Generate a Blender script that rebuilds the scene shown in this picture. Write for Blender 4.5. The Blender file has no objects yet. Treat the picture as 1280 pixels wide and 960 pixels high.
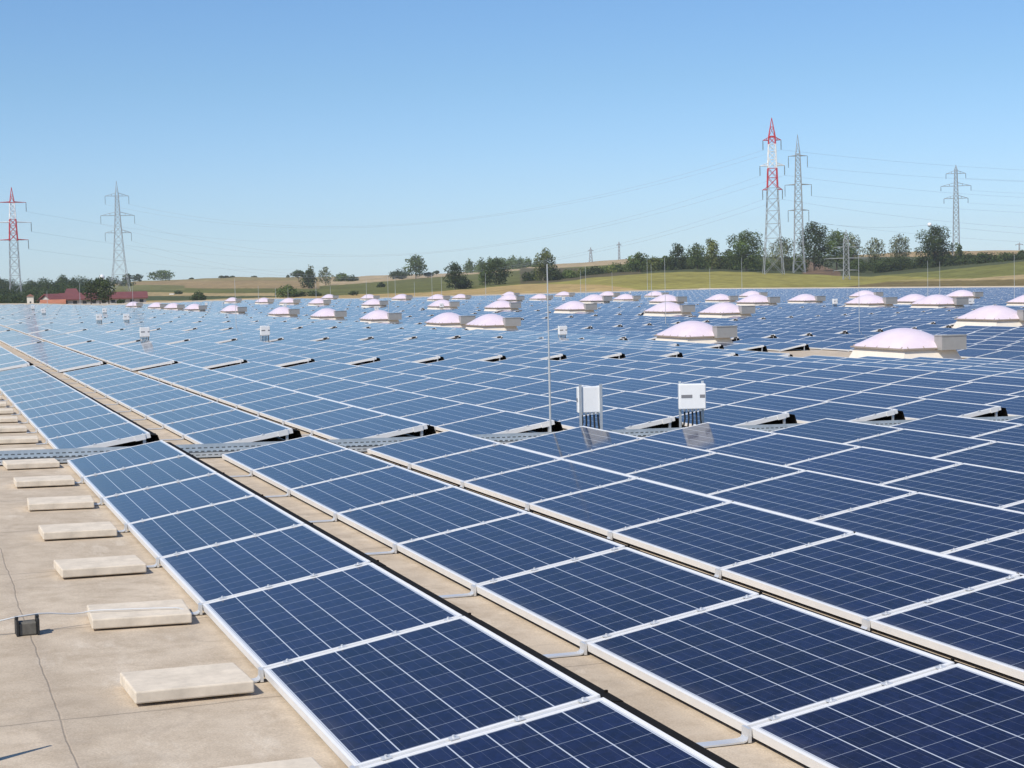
import bpy, bmesh, math, random
import numpy as np
from mathutils import Vector, Matrix

# ------------------------------------------------------------------ camera, sky, sun, exposure
sc = bpy.context.scene
FPX = 2032.44
C0 = np.array([-1.44436195, -17.35869667, 1.75582686])
FW = np.array([0.34453031, 0.93662434, -0.06351148])
RT = np.array([0.93779471, -0.34647316, -0.02230292])
UP = np.array([0.0428945, 0.05187670, 0.99773186])
cd = bpy.data.cameras.new('camera'); cam = bpy.data.objects.new('camera', cd)
sc.collection.objects.link(cam)
cam.matrix_world = Matrix(((RT[0], UP[0], -FW[0], C0[0]), (RT[1], UP[1], -FW[1], C0[1]), (RT[2], UP[2], -FW[2], C0[2]), (0, 0, 0, 1)))
cd.sensor_width = 36.0; cd.sensor_fit = 'HORIZONTAL'; cd.lens = FPX / 1280 * 36.0
cd.clip_start = 0.05; cd.clip_end = 40000
sc.camera = cam

SUN_EL = math.radians(48); SUN_AZ = math.radians(238)     # azimuth: clockwise from +Y
world = bpy.data.worlds.new('World'); sc.world = world; world.use_nodes = True
wn = world.node_tree; wn.nodes.clear()
sky = wn.nodes.new('ShaderNodeTexSky'); sky.sky_type = 'NISHITA'; sky.sun_disc = False
sky.sun_elevation = SUN_EL; sky.sun_rotation = SUN_AZ
sky.air_density = 1.0; sky.dust_density = 0.2; sky.ozone_density = 1.5; sky.altitude = 200
bg = wn.nodes.new('ShaderNodeBackground'); bg.inputs['Strength'].default_value = 0.123
wo = wn.nodes.new('ShaderNodeOutputWorld')
tint = wn.nodes.new('ShaderNodeMix'); tint.data_type = 'RGBA'; tint.blend_type = 'MULTIPLY'; tint.inputs[0].default_value = 1
# the camera's cool white balance, air a little bluer near the horizon
tcw = wn.nodes.new('ShaderNodeTexCoord'); sxw = wn.nodes.new('ShaderNodeSeparateXYZ'); rampw = wn.nodes.new('ShaderNodeValToRGB')
wn.links.new(tcw.outputs['Generated'], sxw.inputs[0]); wn.links.new(sxw.outputs[2], rampw.inputs[0]); wn.links.new(rampw.outputs[0], tint.inputs[7])
el = rampw.color_ramp.elements; el[0].position = 0.0; el[0].color = (.62, .84, 1.27, 1); el[1].position = .20; el[1].color = (.585, .81, 1.05, 1)
for pos_, c_ in ((.06, (.62, .80, 1.10, 1)), (.12, (.595, .795, 1.01, 1))):
    e_ = el.new(pos_); e_.color = c_
wn.links.new(sky.outputs[0], tint.inputs[6]); wn.links.new(tint.outputs[2], bg.inputs['Color']); wn.links.new(bg.outputs[0], wo.inputs['Surface'])

sd = bpy.data.lights.new('sun', 'SUN'); sun = bpy.data.objects.new('sun', sd); sc.collection.objects.link(sun)
sd.energy = 4.5; sd.angle = math.radians(0.5); sd.color = (1.0, 0.93, 0.82)
sdir = Vector((math.sin(SUN_AZ) * math.cos(SUN_EL), math.cos(SUN_AZ) * math.cos(SUN_EL), math.sin(SUN_EL)))
sun.rotation_euler = sdir.to_track_quat('Z', 'Y').to_euler()
sc.view_settings.view_transform = 'Standard'; sc.view_settings.look = 'None'
sc.view_settings.exposure = 0.0; sc.view_settings.gamma = 1.0

HAZE = .00013

# ------------------------------------------------------------------ helpers
COL = sc.collection
RNG = random.Random(7)
NR = np.random.default_rng(11)

def ray(x, y):
    return FW + RT * ((x - 640) / FPX) - UP * ((y - 480) / FPX)

def at_d(x, y, d):
    """point seen at photograph pixel (x, y), d metres away over the ground"""
    v = ray(x, y); h = math.hypot(v[0], v[1])
    return C0 + v * (d / h)

def on_z(x, y, z):
    v = ray(x, y); return C0 + v * ((z - C0[2]) / v[2])

def at_Y(x, y, Y):
    v = ray(x, y); return C0 + v * ((Y - C0[1]) / v[1])

def slope(x, y):
    v = ray(x, y); return v[2] / math.hypot(v[0], v[1])

def seen(P):
    d = np.asarray(P) - C0; z = d @ FW
    return 640 + FPX * (d @ RT) / z, 480 - FPX * (d @ UP) / z, z

def tag(o, label=None, cat=None, group=None, kind=None):
    if label: o['label'] = label
    if cat: o['category'] = cat
    if group: o['group'] = group
    if kind: o['kind'] = kind
    return o

def empty(name, loc, rot=(0, 0, 0)):
    o = bpy.data.objects.new(name, None); COL.objects.link(o)
    o.location = [float(v) for v in loc]; o.rotation_euler = rot; o.empty_display_size = 0.2
    return o

class MB:
    """collects shapes and links them as one mesh object"""
    def __init__(s): s.v = []; s.f = []; s.m = []
    def add(s, vs, fs, mi=0):
        b = len(s.v); s.v += [tuple(map(float, q)) for q in vs]; s.f += [tuple(b + i for i in q) for q in fs]; s.m += [mi] * len(fs)
    def box(s, a, b, mi=0):
        (x0, y0, z0), (x1, y1, z1) = a, b
        s.add([(x0, y0, z0), (x1, y0, z0), (x1, y1, z0), (x0, y1, z0), (x0, y0, z1), (x1, y0, z1), (x1, y1, z1), (x0, y1, z1)],
              [(0, 3, 2, 1), (4, 5, 6, 7), (0, 1, 5, 4), (1, 2, 6, 5), (2, 3, 7, 6), (3, 0, 4, 7)], mi)
    def frustum(s, c, a, b, z0, z1, mi=0):
        (ax, ay), (bx, by) = a, b; x, y = c
        s.add([(x - ax, y - ay, z0), (x + ax, y - ay, z0), (x + ax, y + ay, z0), (x - ax, y + ay, z0),
               (x - bx, y - by, z1), (x + bx, y - by, z1), (x + bx, y + by, z1), (x - bx, y + by, z1)],
              [(0, 3, 2, 1), (4, 5, 6, 7), (0, 1, 5, 4), (1, 2, 6, 5), (2, 3, 7, 6), (3, 0, 4, 7)], mi)
    def bar(s, p, q, r, r2=None, n=4, mi=0):
        p = Vector(p); q = Vector(q); d = q - p
        if d.length < 1e-6: return
        r2 = r if r2 is None else r2
        z = d.normalized(); x = z.orthogonal().normalized(); y = z.cross(x)
        vs = []
        for c, rr in ((p, r), (q, r2)):
            for k in range(n):
                a = 2 * math.pi * (k + .5) / n
                vs.append(c + x * (math.cos(a) * rr) + y * (math.sin(a) * rr))
        fs = [(k, (k + 1) % n, n + (k + 1) % n, n + k) for k in range(n)] + [tuple(range(n - 1, -1, -1)), tuple(range(n, 2 * n))]
        s.add(vs, fs, mi)
    def tube(s, pts, r, n=6, mi=0):
        pts = [Vector(p) for p in pts]; rings = []; b = len(s.v)
        for i, p in enumerate(pts):
            d = (pts[min(i + 1, len(pts) - 1)] - pts[max(i - 1, 0)]).normalized()
            x = d.orthogonal().normalized() if abs(d.z) > .99 else d.cross(Vector((0, 0, 1))).normalized()
            y = d.cross(x)
            for k in range(n):
                a = 2 * math.pi * k / n; s.v.append(tuple(p + x * math.cos(a) * r + y * math.sin(a) * r))
        for i in range(len(pts) - 1):
            for k in range(n):
                s.f.append((b + i * n + k, b + i * n + (k + 1) % n, b + (i + 1) * n + (k + 1) % n, b + (i + 1) * n + k)); s.m.append(mi)
    def mesh(s, name, mats):
        me = bpy.data.meshes.new(name); me.from_pydata(s.v, [], s.f)
        for m in (mats if isinstance(mats, (list, tuple)) else [mats]): me.materials.append(m)
        me.polygons.foreach_set('material_index', s.m); me.update()
        return me
    def build(s, name, mats, parent=None, smooth=False):
        me = s.mesh(name, mats)
        if smooth: me.polygons.foreach_set('use_smooth', [True] * len(me.polygons))
        return link(name, me, parent)

def link(name, me, parent=None):
    o = bpy.data.objects.new(name, me); COL.objects.link(o)
    if parent: o.parent = parent
    return o

def bevel(o, w, seg=2):
    m = o.modifiers.new('soft_edge', 'BEVEL'); m.width = w; m.segments = seg; m.limit_method = 'ANGLE'

# ------------------------------------------------------------------ materials
def mat(name, col, rough=.6, metal=0., noise=0., scale=5., spec=.5, bump=0., coords='Object', dist=.01):
    m = bpy.data.materials.new(name); m.use_nodes = True; t = m.node_tree
    b = t.nodes['Principled BSDF']; b.inputs['Base Color'].default_value = (*col, 1); b.inputs['Roughness'].default_value = rough
    b.inputs['Metallic'].default_value = metal; b.inputs['Specular IOR Level'].default_value = spec
    if noise or bump:
        tc = t.nodes.new('ShaderNodeTexCoord'); nz = t.nodes.new('ShaderNodeTexNoise')
        nz.inputs['Scale'].default_value = scale; nz.inputs['Detail'].default_value = 6; nz.inputs['Roughness'].default_value = .65
        t.links.new(tc.outputs[coords], nz.inputs['Vector'])
        if noise:
            mr = t.nodes.new('ShaderNodeMapRange'); mr.inputs[1].default_value = .25; mr.inputs[2].default_value = .75
            mr.inputs[3].default_value = 1 - noise; mr.inputs[4].default_value = 1 + noise
            mx = t.nodes.new('ShaderNodeMix'); mx.data_type = 'RGBA'; mx.blend_type = 'MULTIPLY'; mx.inputs[0].default_value = 1
            mx.inputs[6].default_value = (*col, 1)
            t.links.new(nz.outputs[0], mr.inputs[0]); t.links.new(mr.outputs[0], mx.inputs[7]); t.links.new(mx.outputs[2], b.inputs['Base Color'])
        if bump:
            bp = t.nodes.new('ShaderNodeBump'); bp.inputs['Strength'].default_value = bump; bp.inputs['Distance'].default_value = dist
            t.links.new(nz.outputs[0], bp.inputs['Height']); t.links.new(bp.outputs[0], b.inputs['Normal'])
    return m

class NT:
    """small node-building helper"""
    def __init__(s, m): s.t = m.node_tree
    def new(s, k, **kw):
        n = s.t.nodes.new('ShaderNode' + k)
        for a, b in kw.items(): setattr(n, a, b)
        return n
    def put(s, sock, v):
        if isinstance(v, (int, float)): sock.default_value = v
        elif isinstance(v, tuple): sock.default_value = v if len(v) == len(sock.default_value) else (*v, 1)
        else: s.t.links.new(v, sock)
    def math(s, op, a, b=0., c=None):
        n = s.new('Math', operation=op); s.put(n.inputs[0], a); s.put(n.inputs[1], b)
        if c is not None: s.put(n.inputs[2], c)
        return n.outputs[0]
    def mix(s, fac, a, b, blend='MIX'):
        n = s.new('Mix', data_type='RGBA', blend_type=blend); s.put(n.inputs[0], fac); s.put(n.inputs[6], a); s.put(n.inputs[7], b)
        return n.outputs[2]
    def noise(s, vec, scale, detail=4, rough=.6):
        n = s.new('TexNoise'); n.inputs['Scale'].default_value = scale; n.inputs['Detail'].default_value = detail; n.inputs['Roughness'].default_value = rough
        if vec is not None: s.t.links.new(vec, n.inputs['Vector'])
        return n.outputs[0]
    def remap(s, v, a, b, c, d):
        n = s.new('MapRange'); s.put(n.inputs[0], v)
        for i, q in enumerate((a, b, c, d)): n.inputs[i + 1].default_value = q
        return n.outputs[0]

PL, PW = 1.642, 0.99          # panel length along the row, width across
PITCH, ROWP = 1.67, 1.5992
def panel_material():
    """UV is in metres on the panel: x along the row, y up the slope"""
    m = bpy.data.materials.new('solar_cells'); m.use_nodes = True; n = NT(m); b = m.node_tree.nodes['Principled BSDF']
    uv = n.new('UVMap'); sp = n.new('SeparateXYZ'); n.t.links.new(uv.outputs[0], sp.inputs[0])
    u, v = sp.outputs[0], sp.outputs[1]
    M = .0275                                                 # frame + border, to the first cell
    cu = (PL - 2 * M) / 10; cv = (PW - 2 * M) / 6
    def line(c, org, step, half):
        q = n.math('DIVIDE', n.math('SUBTRACT', c, org), step)
        fr = n.math('ABSOLUTE', n.math('SUBTRACT', q, n.math('ROUND', q)))
        return n.math('LESS_THAN', fr, half / step)
    strings = line(v, M, cv, .0027)
    gaps = line(u, M, cu, .0015)
    bus = line(v, M + cv / 6, cv / 3, .0007)
    def outside(c, lo, hi): return n.math('MAXIMUM', n.math('LESS_THAN', c, lo), n.math('GREATER_THAN', c, hi))
    border = n.math('MAXIMUM', outside(u, M - .004, PL - M + .004), outside(v, M - .004, PW - M + .004))
    alu = n.math('MAXIMUM', outside(u, .0115, PL - .0115), outside(v, .0115, PW - .0115))
    # crystal grain and cell to cell tone
    vo = n.new('TexVoronoi'); vo.inputs['Scale'].default_value = 38; n.t.links.new(uv.outputs[0], vo.inputs['Vector'])
    grain = n.new('SeparateColor'); n.t.links.new(vo.outputs['Color'], grain.inputs[0])
    cell = n.new('TexWhiteNoise', noise_dimensions='3D'); cb = n.new('CombineXYZ')
    oi = n.new('ObjectInfo')
    pr = n.new('Attribute'); pr.attribute_name = 'tone'; pr.attribute_type = 'GEOMETRY'
    rnd = n.math('ADD', oi.outputs['Random'], pr.outputs['Fac'])
    n.put(cb.inputs[0], n.math('FLOOR', n.math('DIVIDE', n.math('SUBTRACT', u, M), cu)))
    n.put(cb.inputs[1], n.math('FLOOR', n.math('DIVIDE', n.math('SUBTRACT', v, M), cv))); n.put(cb.inputs[2], rnd)
    n.t.links.new(cb.outputs[0], cell.inputs['Vector'])
    tone = n.math('ADD', n.math('MULTIPLY', grain.outputs[0], .40), n.math('MULTIPLY', cell.outputs['Value'], .30))
    tone = n.math('ADD', tone, n.math('MULTIPLY', n.math('FRACT', n.math('MULTIPLY', rnd, 7.31)), .30))
    col = n.mix(tone, CELL_A, CELL_B)
    col = n.mix(n.math('MULTIPLY', bus, .35), col, (.16, .18, .23))
    col = n.mix(n.math('MULTIPLY', gaps, .85), col, (.36, .40, .47))
    col = n.mix(strings, col, (.52, .56, .62))
    # thin dust film, thicker near the low edge
    dn = n.noise(uv.outputs[0], 3.0, 6, .7)
    film = n.math('MULTIPLY', n.remap(dn, .4, .75, 0., .02), 1.0)
    film = n.math('ADD', film, n.math('MULTIPLY', n.remap(v, .02, .10, 1, 0), n.remap(dn, .3, .7, .01, .10)))
    col = n.mix(n.math('ADD', film, .007), col, (.42, .38, .33))
    col = n.mix(border, col, (.66, .67, .68))
    al = n.math('MULTIPLY', alu, 1.0)
    col = n.mix(al, col, (.78, .78, .77))
    n.put(b.inputs['Base Color'], col)
    n.put(b.inputs['Roughness'], n.math('MULTIPLY_ADD', al, .34, n.remap(dn, .3, .7, .06, .13)))
    b.inputs['IOR'].default_value = 1.235
    return m
CELL_A, CELL_B = (.0018, .0032, .015), (.0105, .0175, .068)
M_CELL = panel_material()
M_ALU = mat('frame_aluminium', (.80, .79, .77), .42, 0.0, .05, 9)
M_SIDE = M_ALU
M_GALV = mat('galvanised_steel', (.55, .58, .60), .42, .55, .10, 14)
M_STEEL = mat('bright_steel', (.66, .67, .68), .42, .35, .08, 12)
M_BLACK = mat('black_plastic', (.018, .018, .018), .55)
M_WIND = mat('black_wind_plate', (.012, .010, .008), .85, 0, .2, 8, .12)
M_WHITE = mat('white_enclosure', (.83, .83, .82), .4, 0, .03, 6)
M_GREY = mat('grey_label', (.22, .22, .23), .5)
M_CABLE = mat('black_cable', (.02, .02, .02), .5)
M_CONC = mat('cast_concrete', (.68, .59, .47), .9, 0, .20, 9, .3, .35, dist=.004)
M_DARKCONC = mat('dark_concrete', (.13, .12, .10), .9, 0, .3, 30)
M_CREAM = mat('cream_curb', (.77, .70, .60), .6, 0, .07, 4)
M_BOXG = mat('zinc_sheet', (.38, .37, .35), .5, .25, .10, 3)
M_RIM = mat('rim_profile', (.36, .30, .25), .5)

def dome_material():
    m = bpy.data.materials.new('rose_acrylic'); m.use_nodes = True; n = NT(m); b = m.node_tree.nodes['Principled BSDF']
    tc = n.new('TexCoord'); nz = n.noise(tc.outputs['Object'], 1.6, 6, .65)
    col = n.mix(n.remap(nz, .3, .7, 0, 1), (.73, .605, .675), (.79, .69, .74))
    n.put(b.inputs['Base Color'], col); b.inputs['Roughness'].default_value = .32
    b.inputs['Subsurface Weight'].default_value = 0
    return m
M_DOME = dome_material()

def roof_material():
    m = bpy.data.materials.new('sand_coloured_roof_sheet'); m.use_nodes = True; n = NT(m); b = m.node_tree.nodes['Principled BSDF']
    g = n.new('NewGeometry'); pos = g.outputs['Position']; sp = n.new('SeparateXYZ'); n.t.links.new(pos, sp.inputs[0])
    wob = n.noise(pos, 1.1, 3); wob2 = n.noise(pos, 6, 3)
    X = n.math('ADD', sp.outputs[0], n.math('MULTIPLY_ADD', wob, .07, n.math('MULTIPLY_ADD', wob2, .004, -.037)))
    mp = n.new('Mapping'); mp.inputs['Location'].default_value = (13.1, 3.7, 0); n.t.links.new(pos, mp.inputs['Vector'])
    Y = n.math('ADD', sp.outputs[1], n.math('MULTIPLY_ADD', n.noise(mp.outputs[0], .9, 3), .16, n.math('MULTIPLY', sp.outputs[0], -.06)))
    def seam(c, org, step, half):
        q = n.math('DIVIDE', n.math('SUBTRACT', c, org), step)
        return n.math('MULTIPLY', n.math('ABSOLUTE', n.math('SUBTRACT', q, n.math('ROUND', q))), step)
    dx = seam(X, -.93, 5.0, 0); dy = seam(Y, -10.25, 1.90, 0)
    dmin = n.math('MINIMUM', dx, dy)
    crack = n.math('MAXIMUM', n.math('MULTIPLY', n.remap(dx, .0010, .0060, 1, 0), .75), n.remap(dy, .002, .009, 1, 0))
    lap = n.remap(dmin, .0, .11, 1, 0)
    st = n.new('Mapping'); st.inputs['Scale'].default_value = (1.6, .55, 1); n.t.links.new(pos, st.inputs['Vector'])
    big = n.noise(st.outputs[0], .8, 6, .62); mid = n.noise(pos, 5.5, 7, .7); fine = n.noise(pos, 110, 4, .75)
    col = n.mix(n.remap(big, .3, .7, 0, 1), (.50, .41, .305), (.635, .53, .405))
    col = n.mix(n.math('MULTIPLY', n.remap(mid, .42, .66, 0, 1), .75), col, (.42, .335, .24))
    pale = n.noise(st.outputs[0], 2.7, 8, .72)
    col = n.mix(n.math('MULTIPLY', n.remap(pale, .56, .68, 0, 1), .5), col, (.70, .61, .49))
    col = n.mix(n.math('MULTIPLY', lap, .22), col, (.34, .28, .22))
    col = n.mix(n.math('MULTIPLY', crack, .6), col, (.20, .165, .13))
    pud = n.noise(mp.outputs[0], .55, 3, .5); ring = n.math('ABSOLUTE', n.math('SUBTRACT', pud, .56))
    col = n.mix(n.math('MULTIPLY', n.remap(ring, .0, .014, 1, 0), .26), col, (.33, .27, .205))
    col = n.mix(n.math('MULTIPLY', n.remap(pud, .56, .60, 0, 1), .16), col, (.40, .335, .26))
    sp2 = n.noise(pos, 42, 2, .5)
    col = n.mix(n.math('MULTIPLY', n.remap(sp2, .69, .74, 0, 1), .22), col, (.20, .17, .13))
    col = n.mix(.5, col, n.mix(1.0, col, n.remap(fine, .3, .7, .62, 1.38), 'MULTIPLY'))
    n.put(b.inputs['Base Color'], col); b.inputs['Roughness'].default_value = .9; b.inputs['Specular IOR Level'].default_value = .25
    bp = n.new('Bump'); bp.inputs['Strength'].default_value = .5; bp.inputs['Distance'].default_value = .012
    h = n.math('ADD', n.math('MULTIPLY', mid, .6), n.math('MULTIPLY', fine, .12)); h = n.math('SUBTRACT', h, n.math('MULTIPLY', crack, .5))
    n.put(bp.inputs['Height'], h); n.t.links.new(bp.outputs[0], b.inputs['Normal'])
    return m
M_ROOF = roof_material()

def tray_material():
    m = bpy.data.materials.new('perforated_tray_steel'); m.use_nodes = True; n = NT(m); b = m.node_tree.nodes['Principled BSDF']
    uv = n.new('UVMap'); sp = n.new('SeparateXYZ'); n.t.links.new(uv.outputs[0], sp.inputs[0])
    u, v = sp.outputs[0], sp.outputs[1]
    def slots(v0, half, off):
        q = n.math('ADD', n.math('DIVIDE', u, .066), off); fr = n.math('ABSOLUTE', n.math('SUBTRACT', q, n.math('ROUND', q)))
        return n.math('MULTIPLY', n.math('LESS_THAN', fr, .30), n.math('LESS_THAN', n.math('ABSOLUTE', n.math('SUBTRACT', v, v0)), half))
    s = slots(.025, .0050, 0)
    for v0, o in ((.10, .5), (.17, 0), (.24, .5), (.31, 0), (.38, .5), (.45, 0)): s = n.math('MAXIMUM', s, slots(v0, .0050, o))
    for v0, o in ((.535, 0), (.565, .5)): s = n.math('MAXIMUM', s, slots(v0, .0050, o))
    tc = n.new('TexCoord'); nz = n.noise(tc.outputs['Object'], 8, 5)
    col = n.mix(n.remap(nz, .3, .7, 0, 1), (.44, .49, .52), (.60, .65, .68)); col = n.mix(s, col, (.09, .10, .105))
    n.put(b.inputs['Base Color'], col); n.put(b.inputs['Metallic'], n.math('MULTIPLY', n.math('SUBTRACT', 1., s), .35)); b.inputs['Roughness'].default_value = .45
    return m
M_TRAY = tray_material()

def leaf_material(name, col):
    m = bpy.data.materials.new(name); m.use_nodes = True; n = NT(m); b = m.node_tree.nodes['Principled BSDF']
    a = n.new('Attribute'); a.attribute_name = 'clump'; a.attribute_type = 'GEOMETRY'
    c = n.mix(1., col, a.outputs['Color'], 'MULTIPLY')
    n.put(b.inputs['Base Color'], c); b.inputs['Roughness'].default_value = .7; b.inputs['Specular IOR Level'].default_value = .25
    tr = n.new('BsdfTranslucent'); n.put(tr.inputs['Color'], n.mix(1., c, (1.2, 1.5, .6), 'MULTIPLY'))
    ms = n.new('MixShader'); ms.inputs[0].default_value = .25
    n.t.links.new(b.outputs[0], ms.inputs[1]); n.t.links.new(tr.outputs[0], ms.inputs[2])
    n.t.links.new(ms.outputs[0], n.t.nodes['Material Output'].inputs['Surface'])
    return m
LEAF = {'dark': leaf_material('dark_leaves', (.050, .072, .022)), 'mid': leaf_material('green_leaves', (.092, .128, .034)),
        'olive': leaf_material('olive_leaves', (.15, .168, .048)), 'pale': leaf_material('grey_green_leaves', (.155, .165, .085)),
        'yellow': leaf_material('yellow_green_leaves', (.12, .15, .045))}
M_BARK = mat('bark', (.085, .065, .048), .9, 0, .3, 3)

def ground_material():
    m = bpy.data.materials.new('farmland'); m.use_nodes = True; n = NT(m); b = m.node_tree.nodes['Principled BSDF']
    a = n.new('Attribute'); a.attribute_name = 'crop'; a.attribute_type = 'GEOMETRY'
    g = n.new('NewGeometry'); nz = n.noise(g.outputs['Position'], .25, 8, .7); nb = n.noise(g.outputs['Position'], .02, 4, .6)
    c = n.mix(1., a.outputs['Color'], n.remap(nz, .3, .7, .55, 1.45), 'MULTIPLY')
    c = n.mix(1., c, n.remap(nb, .3, .7, .82, 1.18), 'MULTIPLY')
    n.put(b.inputs['Base Color'], c); b.inputs['Roughness'].default_value = .95; b.inputs['Specular IOR Level'].default_value = .1
    return m
M_GROUND = ground_material()

# ------------------------------------------------------------------ farmland
IP = lambda x, tab: np.interp(x, [p[0] for p in tab], [p[1] for p in tab])
Y_EDGE = [(0, 383), (300, 377), (400, 373), (540, 370.5), (660, 366), (800, 362), (940, 361.5), (1100, 359.5), (1280, 360)]
Y_MID = [(0, 378), (100, 377), (200, 376), (240, 375.5), (300, 373), (400, 370), (460, 368), (528, 366), (600, 360.5), (642, 356.5), (700, 352.5), (750, 346.5), (800, 342.5), (850, 340),
         (900, 339.5), (1000, 342.5), (1040, 344.5), (1090, 346), (1180, 338), (1280, 327)]
Y_TOP = [(0, 357), (60, 357), (100, 358), (139, 354), (180, 351), (221, 350), (244, 348.5), (295, 346.5), (374, 346.5), (440, 346), (483, 344), (553, 342), (600, 339), (670, 332), (694, 330),
         (739, 327.5), (780, 324), (900, 320), (1010, 322), (1144, 314.5), (1227, 313.5), (1280, 313)]
D_NEAR, D_MID, D_TOP = 400., 580., 1300.
XS = np.linspace(-200, 1480, 400)
AZ_S = np.array([math.atan2(*(ray(x, 350)[[0, 1]])) for x in XS])
S0 = np.array([slope(x, 350) for x in XS]); SK = np.array([(slope(x, 300) - slope(x, 350)) / 50 for x in XS])   # slope = S0 + SK*(350-y)
def x_of_az(az): return np.interp(az, AZ_S, XS)
def z_ground(x, d):
    """height of the land d metres away in the direction of photograph column x"""
    x = np.asarray(x, float); d = np.asarray(d, float); x, d = np.broadcast_arrays(x, d)
    s = lambda tab, off=0: np.interp(x, XS, S0) + np.interp(x, XS, SK) * (350 - IP(x, tab) - off)
    zn = C0[2] + D_NEAR * s(Y_EDGE, 3); zm = C0[2] + D_MID * s(Y_MID); zt = C0[2] + D_TOP * s(Y_TOP)
    out = np.full(x.shape, -9.5)
    def seg(d0, d1, za, zb):
        k = (d >= d0) & (d < d1); t = (d - d0) / (d1 - d0); out[k] = (za + (zb - za) * t)[k] if np.ndim(za) else (za + (zb - za) * t)[k]
    seg(300, D_NEAR, np.full(x.shape, -9.5), zn); seg(D_NEAR, D_MID, zn, zm); seg(D_MID, D_TOP, zm, zt)
    seg(D_TOP, 2200, zt, zt - 25); seg(2200, 5000, zt - 25, np.full(x.shape, -18.)); 
    far = C0[2] + 9000 * (np.interp(x, XS, S0) + np.interp(x, XS, SK) * (350 - np.interp(x, [0, 60, 110, 300, 1280], [352.5, 352, 353, 353, 345])))
    seg(5000, 9000, np.full(x.shape, -18.), far); seg(9000, 1e6, far, far - 800)
    return out
def on_land(x, d):
    az = np.interp(x, XS, AZ_S); return np.array([C0[0] + math.sin(az) * d, C0[1] + math.cos(az) * d, float(z_ground(x, d))])

def crop_colour(x, y, d):
    n = len(x); c = np.zeros((n, 3)); wob = 1.2 * np.sin(x * .021 + 1) + .8 * np.sin(x * .047 + 2)
    def put(mask, col): c[mask] = col
    GOLD, TAN, BROWN, GREEN, VINE, SUNFL, OLIVE = (.40, .285, .12), (.42, .315, .17), (.27, .19, .10), (.16, .155, .05), (.125, .128, .036), (.27, .24, .065), (.22, .19, .07)
    put(d >= 0, OLIVE)
    near = d <= D_MID; top = IP(x, Y_TOP); mid = IP(x, Y_MID); edge = IP(x, Y_EDGE)
    gtop = np.interp(x, [0, 250, 440, 528, 660, 716, 754, 799], [376, 371.5, 367, 366, 354.5, 355.6, 356.5, 362])
    put(near & (x > 600), SUNFL)
    put(near & (y > gtop + .3 * wob) & (x < 800), GOLD)
    rt = near & (x > 1030)
    put(rt & (y > np.interp(x, [1030, 1110, 1217, 1280], [362, 352.5, 349.5, 348.5]) + .3 * wob), (.175, .135, .055))
    put(rt & (y <= np.interp(x, [1110, 1217, 1280], [350.9, 350.5, 349])) & (y > np.interp(x, [1110, 1130, 1217, 1280], [350.8, 350, 348, 343.2])) & (x > 1100), (.36, .27, .135))
    put(rt & (y < np.interp(x, [1060, 1130, 1217, 1280], [343, 346, 347.5, 343]) + .3 * wob), (.17, .17, .048))
    m = (~near) & (d <= D_TOP + 60)
    put(m, VINE)
    a = m & (x < 400)
    put(a & (y < np.interp(x, [90, 240, 400], [362, 360, 360.5]) + .5 * wob), (.30, .215, .105))
    put(a & (y < np.interp(x, [90, 240, 400], [356.5, 350.5, 350.5]) + .3 * wob), (.25, .20, .085))
    put(a & (y < 363.5 + .5 * wob) & (y > 357 + .5 * wob) & (x < 230), (.16, .155, .055))
    put(a & (y > 366 + wob * .4) & (y < 370), (.36, .27, .13))
    put(a & (y > 370), (.07, .085, .032))
    b = m & (x >= 400) & (x < 800)
    put(b & (y < np.interp(x, [400, 440, 553, 670, 800], [357.5, 355, 345.8, 336.5, 329])), (.40, .305, .175))
    put(b & (x > 650) & (y > 335), (.105, .09, .045))
    put(m & (x >= 800), (.07, .08, .035)); put(m & (x >= 1050) & (y < 321), (.38, .27, .135))
    mo = (~near) & (x > 1004) & (x < 1052)
    put(mo & (y > np.interp(x, [1004, 1050], [323, 340])), (.19, .125, .075))
    put((x < 106 + 3 * wob) & (d < D_TOP + 60) & (d > 470), (.022, .034, .016))
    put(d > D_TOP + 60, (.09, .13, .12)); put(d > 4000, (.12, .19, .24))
    return c

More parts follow.
